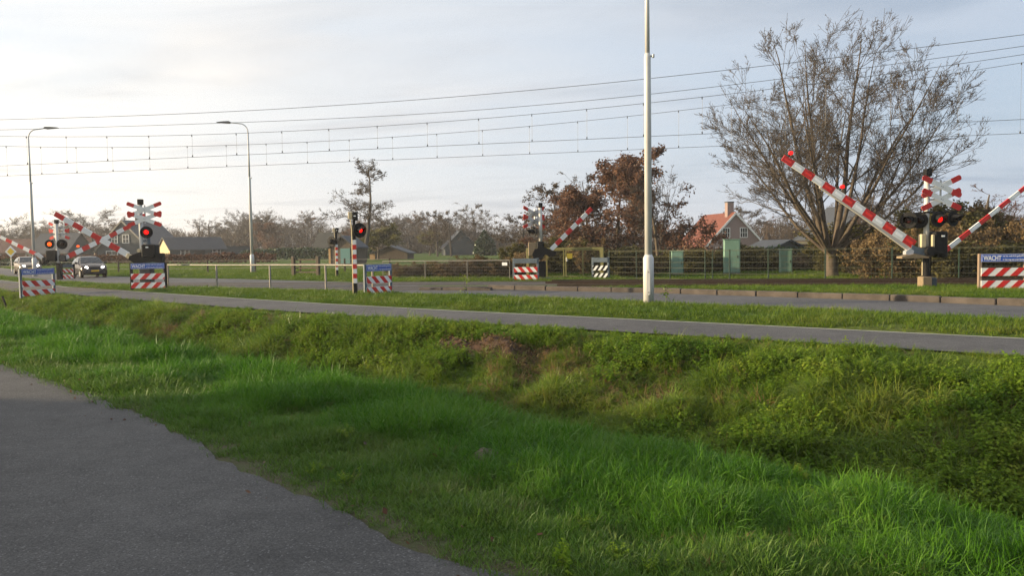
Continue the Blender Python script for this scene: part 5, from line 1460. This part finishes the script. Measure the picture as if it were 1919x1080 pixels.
def scatter(name, label, key, P, sc_, seed, tilt=.18, lean=None):
    """points carrying tufts; one object, because nobody could count the blades"""
    r = np.random.default_rng(seed); n = len(P)
    me = bpy.data.meshes.new(name); me.vertices.add(n)
    me.vertices.foreach_set('co', np.ascontiguousarray(P, np.float32).ravel())
    rot = np.stack([r.normal(0, tilt, n), r.normal(0, tilt, n), r.uniform(0, 6.283, n)], 1)
    for nm, ty, val in (('rot', 'FLOAT_VECTOR', rot), ('scl', 'FLOAT', sc_), ):
        a = me.attributes.new(nm, ty, 'POINT'); a.data.foreach_set('vector' if ty == 'FLOAT_VECTOR' else 'value', np.ascontiguousarray(val, np.float32).ravel())
    c, k = SRC[key]
    a = me.attributes.new('idx', 'INT', 'POINT'); a.data.foreach_set('value', r.integers(0, k, n).astype(np.int32))
    o = bpy.data.objects.new(name, me); COL.objects.link(o)
    ng = bpy.data.node_groups.new('scatter_' + key, 'GeometryNodeTree')
    ng.interface.new_socket('Geometry', in_out='INPUT', socket_type='NodeSocketGeometry'); ng.interface.new_socket('Geometry', in_out='OUTPUT', socket_type='NodeSocketGeometry')
    N = ng.nodes.new; L = ng.links.new
    gi, go = N('NodeGroupInput'), N('NodeGroupOutput')
    ip = N('GeometryNodeInstanceOnPoints'); ci = N('GeometryNodeCollectionInfo')
    ci.inputs['Collection'].default_value = c; ci.inputs['Separate Children'].default_value = True; ci.inputs['Reset Children'].default_value = True
    def attr(nm, ty):
        q = N('GeometryNodeInputNamedAttribute'); q.data_type = ty; q.inputs[0].default_value = nm; return q.outputs[0]
    er = N('FunctionNodeEulerToRotation'); L(attr('rot', 'FLOAT_VECTOR'), er.inputs[0])
    L(gi.outputs[0], ip.inputs['Points']); L(ci.outputs[0], ip.inputs['Instance']); ip.inputs['Pick Instance'].default_value = True
    L(attr('idx', 'INT'), ip.inputs['Instance Index']); L(er.outputs[0], ip.inputs['Rotation']); L(attr('scl', 'FLOAT'), ip.inputs['Scale'])
    L(ip.outputs[0], go.inputs[0])
    md = o.modifiers.new('scatter', 'NODES'); md.node_group = ng
    tag(o, label, None, None, 'stuff')
    return o
RG = np.random.default_rng(2024)
def sample(s0, s1, n0, n1, dens, vis=True):
    """random points in road coordinates; n0,n1 may be functions of s. Thinned with distance."""
    ns = int((s1 - s0) * 14 * dens)
    s = RG.uniform(s0, s1, ns)
    a = n0(s) if callable(n0) else np.full(ns, float(n0)); b = n1(s) if callable(n1) else np.full(ns, float(n1))
    n = a + (b - a) * RG.uniform(0, 1, ns)
    keep = RG.uniform(0, 14, ns) < np.abs(b - a)
    s, n = s[keep], n[keep]
    x = s * DX + n * NX; y = s * DY + n * NY
    k = (y > 0.6) & (np.abs(x) < 0.70 * y + 1.6) if vis else y > -1e9
    return x[k], y[k], s[k], n[k]
def thin(x, y, s, n, d0):
    k = RG.uniform(size=len(x)) < np.clip((d0 / np.hypot(x, y)) ** 1.1, 0.06, 1)
    return x[k], y[k], s[k], n[k]
def pts(x, y): return np.stack([x, y, zground(x, y)], 1)

# near strip: worn edge, then lush
x, y, s, n = thin(*sample(-12, 32, lambda s: nnear(s) - .06, 4.6, 480), 7)
k = RG.uniform(size=len(x)) < np.clip(1.15 - sm(3.3, 4.5, n), 0, 1) * (.45 + .55 * sm(.0, .35, n - nnear(s)))
x, y, s, n = x[k], y[k], s[k], n[k]
sc_ = (0.72 + .45 * sm(2.6, 3.5, n)) * RG.uniform(.7, 1.3, len(x)) * (1 + .5 * (np.hypot(x, y) > 9))
scatter('grass', 'short worn grass along the edge of the near road', 'worn', pts(x, y), sc_, 1)
x, y, s, n = thin(*sample(-12, 40, 3.0, 6.6, 400), 7)
cl = vnoise(x, y, .9, 11) * .6 + vnoise(x, y, 2.4, 12) * .4
k = RG.uniform(size=len(x)) < sm(3.0, 4.1, n + (cl - .5) * 1.2)
x, y, s, n, cl = x[k], y[k], s[k], n[k], cl[k]
sc_ = (.72 + .28 * sm(4, 7.5, np.hypot(x, y))) * np.minimum(1.25, 0.42 + 1.05 * sm(.25, .75, cl)) * (.45 + .65 * sm(3.1, 4.4, n)) * RG.uniform(.75, 1.25, len(x)) * (1 + .35 * (np.hypot(x, y) > 10))
scatter('grass', 'lush green grass on the near strip beside the ditch', 'lawn', pts(x, y), sc_, 2, .38)
k = RG.uniform(size=len(x)) < .035
scatter('dead_grass', 'single dead blades among the lush near grass', 'straw', pts(x[k], y[k]), RG.uniform(.18, .36, k.sum()), 21, .5)
k = RG.uniform(size=len(x)) < .05 * sm(.45, .7, vnoise(x, y, 1.1, 61))
scatter('herbs', 'small broad leaved weeds in the near grass', 'herb', pts(x[k], y[k]), RG.uniform(.22, .42, k.sum()), 22, .3)
# ditch bank: rank grass, straw and leafy herbs
bn = lambda s: nbike(s) - .02
x, y, s, n = thin(*sample(-10, 62, 6.2, bn, 120), 13)
cl = vnoise(x, y, .8, 21) * .6 + vnoise(x, y, 2.6, 22) * .4
top = 1 - sm(.0, 1.3, nbike(s) - n)
sc_ = (.62 + .75 * sm(.3, .7, cl)) * (1 - .70 * top) * RG.uniform(.7, 1.3, len(x)) * (1 + .25 * (np.hypot(x, y) > 16)) * .72
heap = lambda x, y: np.exp(-(((x + .65) * .78 + (y - 14.55) * -.62) / 1.25) ** 2 - (((x + .65) * .62 + (y - 14.55) * .78) / .33) ** 2)
k = (RG.uniform(size=len(x)) > 1.5 * heap(x, y)) & (vnoise(x, y, .55, 31) + .25 * vnoise(x, y, 2, 32) < .93)
scatter('grass', 'rank tussocky grass on the far bank of the ditch', 'tussock', pts(x[k], y[k]), sc_[k], 3, .3)
k = RG.uniform(size=len(x)) < .8
scatter('grass', 'shorter grass filling the far bank of the ditch', 'short', pts(x[k] + RG.normal(0, .1, k.sum()), y[k] + RG.normal(0, .1, k.sum())), (sc_[k] * .9), 31, .3)
x, y, s, n = thin(*sample(-8, 60, 7.4, lambda s: nbike(s) - .6, 40), 13)
d = vnoise(x, y, .55, 31) + .25 * vnoise(x, y, 2, 32)
k = RG.uniform(size=len(x)) < np.maximum(sm(.60, .90, d), .30 * sm(8, 13, s) * (1 - sm(26, 34, s)) * sm(.5, 1.6, nbike(s) - n))
scatter('dead_grass', 'dead straw coloured grass patches on the ditch bank', 'straw', pts(x[k], y[k]), RG.uniform(.45, .95, k.sum()), 4, .4)
x, y, s, n = thin(*sample(-8, 62, 6.4, bn, 120), 13)
q = nbike(s) - n
pr = (sm(.02, .3, q) * (1 - sm(1.4, 2.8, q)) * .95 + .50) * sm(.30, .62, vnoise(x, y, .5, 41) * .7 + vnoise(x, y, 1.9, 42) * .3)
k = (RG.uniform(size=len(x)) < pr) & (RG.uniform(size=len(x)) > 1.6 * heap(x, y))
scatter('herbs', 'leafy nettles and herbs along the crest of the ditch bank', 'herb', pts(x[k], y[k]), (RG.uniform(.45, 1.15, k.sum())) * (.42 + .58 * sm(.2, 1.3, q[k])), 5, .15)
# verge between bike path and main road, strip behind the kerb, far grass
x, y, s, n = thin(*sample(-8, 90, lambda s: fbike(s) + .02, lambda s: froadn(s) - .03, 70), 22)
k = (froadn(s) - fbike(s) > .4) & (RG.uniform(size=len(x)) < .35 + sm(.3, .6, vnoise(x, y, .8, 51)))
e = np.minimum(n - fbike(s), froadn(s) - n)
scatter('grass', 'yellowish green grass on the verge between bike path and road', 'verge', pts(x[k], y[k]), (.38 + .52 * sm(.0, .5, e[k])) * RG.uniform(.6, 1.3, k.sum()) * (1 + .35 * vnoise(x[k], y[k], .5, 52)), 6)
x, y, s, n = sample(-14, 24, lambda s: froadf(s) + .22, lambda s: froadf(s) + 5.5, 60)
k = (y - (TRA + TSL * x) < -1.5) & (x > -.6)
scatter('grass', 'thin grass on the strip between kerb and tracks', 'verge', pts(x[k], y[k]), RG.uniform(.5, 1.0, k.sum()), 7)
x = RG.uniform(-8, 32, 26000); y = RG.uniform(33, 62, 26000)
k = (y > TRB + TSL * x + 2.0) & (np.abs(x) < .68 * y) & ((x > -6.5) | (y > 43)) & ~((x > -1) & (x < 10) & (y < 35.5)) & (SN(x, y)[1] > froadf(SN(x, y)[0]) + .4)
scatter('grass', 'meadow grass behind the fences', 'verge', pts(x[k], y[k]), RG.uniform(.7, 1.5, k.sum()), 8)
x, y, s, n = sample(28, 110, lambda s: froadf(s) + .3, lambda s: froadf(s) + 16, 16)
k = (np.abs(y - (TRB + TSL * x)) > 1.7) & (np.abs(y - (TRA + TSL * x)) > 1.7)
scatter('grass', 'meadow grass beyond the main road at the left', 'verge', pts(x[k], y[k]), RG.uniform(.8, 1.7, k.sum()), 9)

# the dug heap on the bank crest
def heap_mesh():
    rng = np.random.default_rng(6); n = 90; m_ = 26
    u = np.linspace(-1.75, 1.75, n); v = np.linspace(-.50, .50, m_)
    U, V_ = np.meshgrid(u, v, indexing='ij')
    x = -.65 + U * .78 + V_ * .62; y = 14.55 - U * .62 + V_ * .78
    prof = np.clip(1 - (U / 1.75) ** 2, 0, 1) ** .6 * np.clip(1 - (V_ / .5) ** 2, 0, 1) ** .7
    h = .72 * prof * (.07 + .22 * vnoise(U, V_, 2.6, 3) + .13 * vnoise(U, V_, 8, 4) + .06 * vnoise(U, V_, 19, 5))
    zc_ = zground(x, y) + h - .03
    P = np.stack([x, y, zc_], -1).reshape(-1, 3); I = np.arange(n * m_).reshape(n, m_)
    F = np.stack([I[:-1, :-1], I[1:, :-1], I[1:, 1:], I[:-1, 1:]], -1).reshape(-1, 4)
    o = np_mesh('soil_heap', P, F, 'soil')
    tag(o, 'low heap of dug reddish brown soil and roots on the bank crest', 'soil heap')
    sel = rng.choice(len(P), 1500); w = prof.reshape(-1)[sel] > .15
    V2, F2, ti = leaf_quads(rng, P[sel][w] + rng.normal(size=(w.sum(), 3)) * [.03, .03, .012] + [0, 0, .012], .030, 2.8, 0)
    np_mesh('root_litter', V2, F2, 'brush', tint=ti, parent=o)
heap_mesh()
def mound(x, y, r, h):
    n = 28; k = 9; V = [(0, 0, h)]; F = []
    for i in range(1, k):
        for j in range(n):
            a = 6.283 * j / n; q = r * i / (k - 1) * (1 + .25 * (mnoise.noise((math.cos(a) * 1.5, math.sin(a) * 1.5, i * .3))))
            z = h * (1 - (i / (k - 1)) ** 1.6) + .02 * mnoise.noise((q * 18 * math.cos(a), q * 18 * math.sin(a), 2))
            V.append((q * math.cos(a), q * math.sin(a), z - .02 * (i == k - 1)))
    for j in range(n): F.append((0, 1 + j, 1 + (j + 1) % n))
    for i in range(k - 2):
        for j in range(n):
            a, b = 1 + i * n + j, 1 + i * n + (j + 1) % n; F.append((a, a + n, b + n, b))
    o = MB().add(V, F).build('molehill', 'molehill', None, True); o.location = (x, y, Z(x, y) + .02)
    tag(o, 'small grey sandy molehill in the lush near grass', 'molehill')
mound(-.23, 6.05, .13, .085)
# fallen leaves beside the near road
rng = np.random.default_rng(12)
x, y, s, n = sample(-9, 18, 2.45, 4.3, 12)
k = RG.uniform(size=len(x)) < .9 * np.exp(-np.clip(n - 2.6, 0, 9) * 1.3); x, y = x[k], y[k]
V, F, ti = leaf_quads(rng, np.stack([x, y, zground(x, y) + rng.uniform(.015, .05, len(x))], 1), .032, 1.2, 0)
tag(np_mesh('fallen_leaves', V, F, 'brownleaf', tint=ti), 'scattered brown fallen leaves along the edge of the near road', None, None, 'stuff')
# thin winter weeds standing on the path verge
def weed(x, y, h, label, seed):
    rng = np.random.default_rng(seed); t = thing('dry_weed', label, 'weed', (x, y, Z(x, y)), 0, 'dry weeds on the path verge')
    m = MB(); q = [(0, 0, 0), (.02, 0, h * .5), (rng.normal(0, .05), 0, h)]
    m.tube(q, [.006, .005, .003], 5)
    for k in range(7):
        z_ = h * rng.uniform(.4, 1); a = rng.uniform(0, 6.28); l = rng.uniform(.05, .16)
        m.tube([(0.01, 0, z_), (.01 + l * math.cos(a), l * math.sin(a), z_ + l * .9)], .003, 4)
    m.build('stem', 'twig', t)
    V, F, ti = leaf_quads(rng, np.stack([rng.normal(0, .07, 40), rng.normal(0, .07, 40), h * rng.uniform(.2, 1, 40)], 1), .04, 1.5, 0)
    np_mesh('leaves', V, F, 'tussock', tint=ti, parent=t)
weed(4.0, 20.2, .55, 'tall green weed at the foot of the near lamp post', 1)
weed(-1.6, 26.0, .75, 'thin dry weed alone on the verge before the kerb end', 2)

# ---------------------------------------------------------------- thin evening air (name haze)
hz = MB().box((0, 0, 8.5), (1900, 1900, 24.0))
hzm = bpy.data.materials.new('pale evening haze'); hzm.use_nodes = True
hnt = hzm.node_tree; hnt.nodes.clear()
pv = hnt.nodes.new('ShaderNodeVolumePrincipled'); pv.inputs['Color'].default_value = (0.92, 0.92, 0.94, 1)
pv.inputs['Density'].default_value = 0.0005; pv.inputs['Anisotropy'].default_value = 0.25
ho = hnt.nodes.new('ShaderNodeOutputMaterial'); hnt.links.new(pv.outputs[0], ho.inputs['Volume'])
hzo = hz.build('haze', hzm)
tag(hzo, 'thin pale evening haze lying over the whole place', None, None, 'stuff')
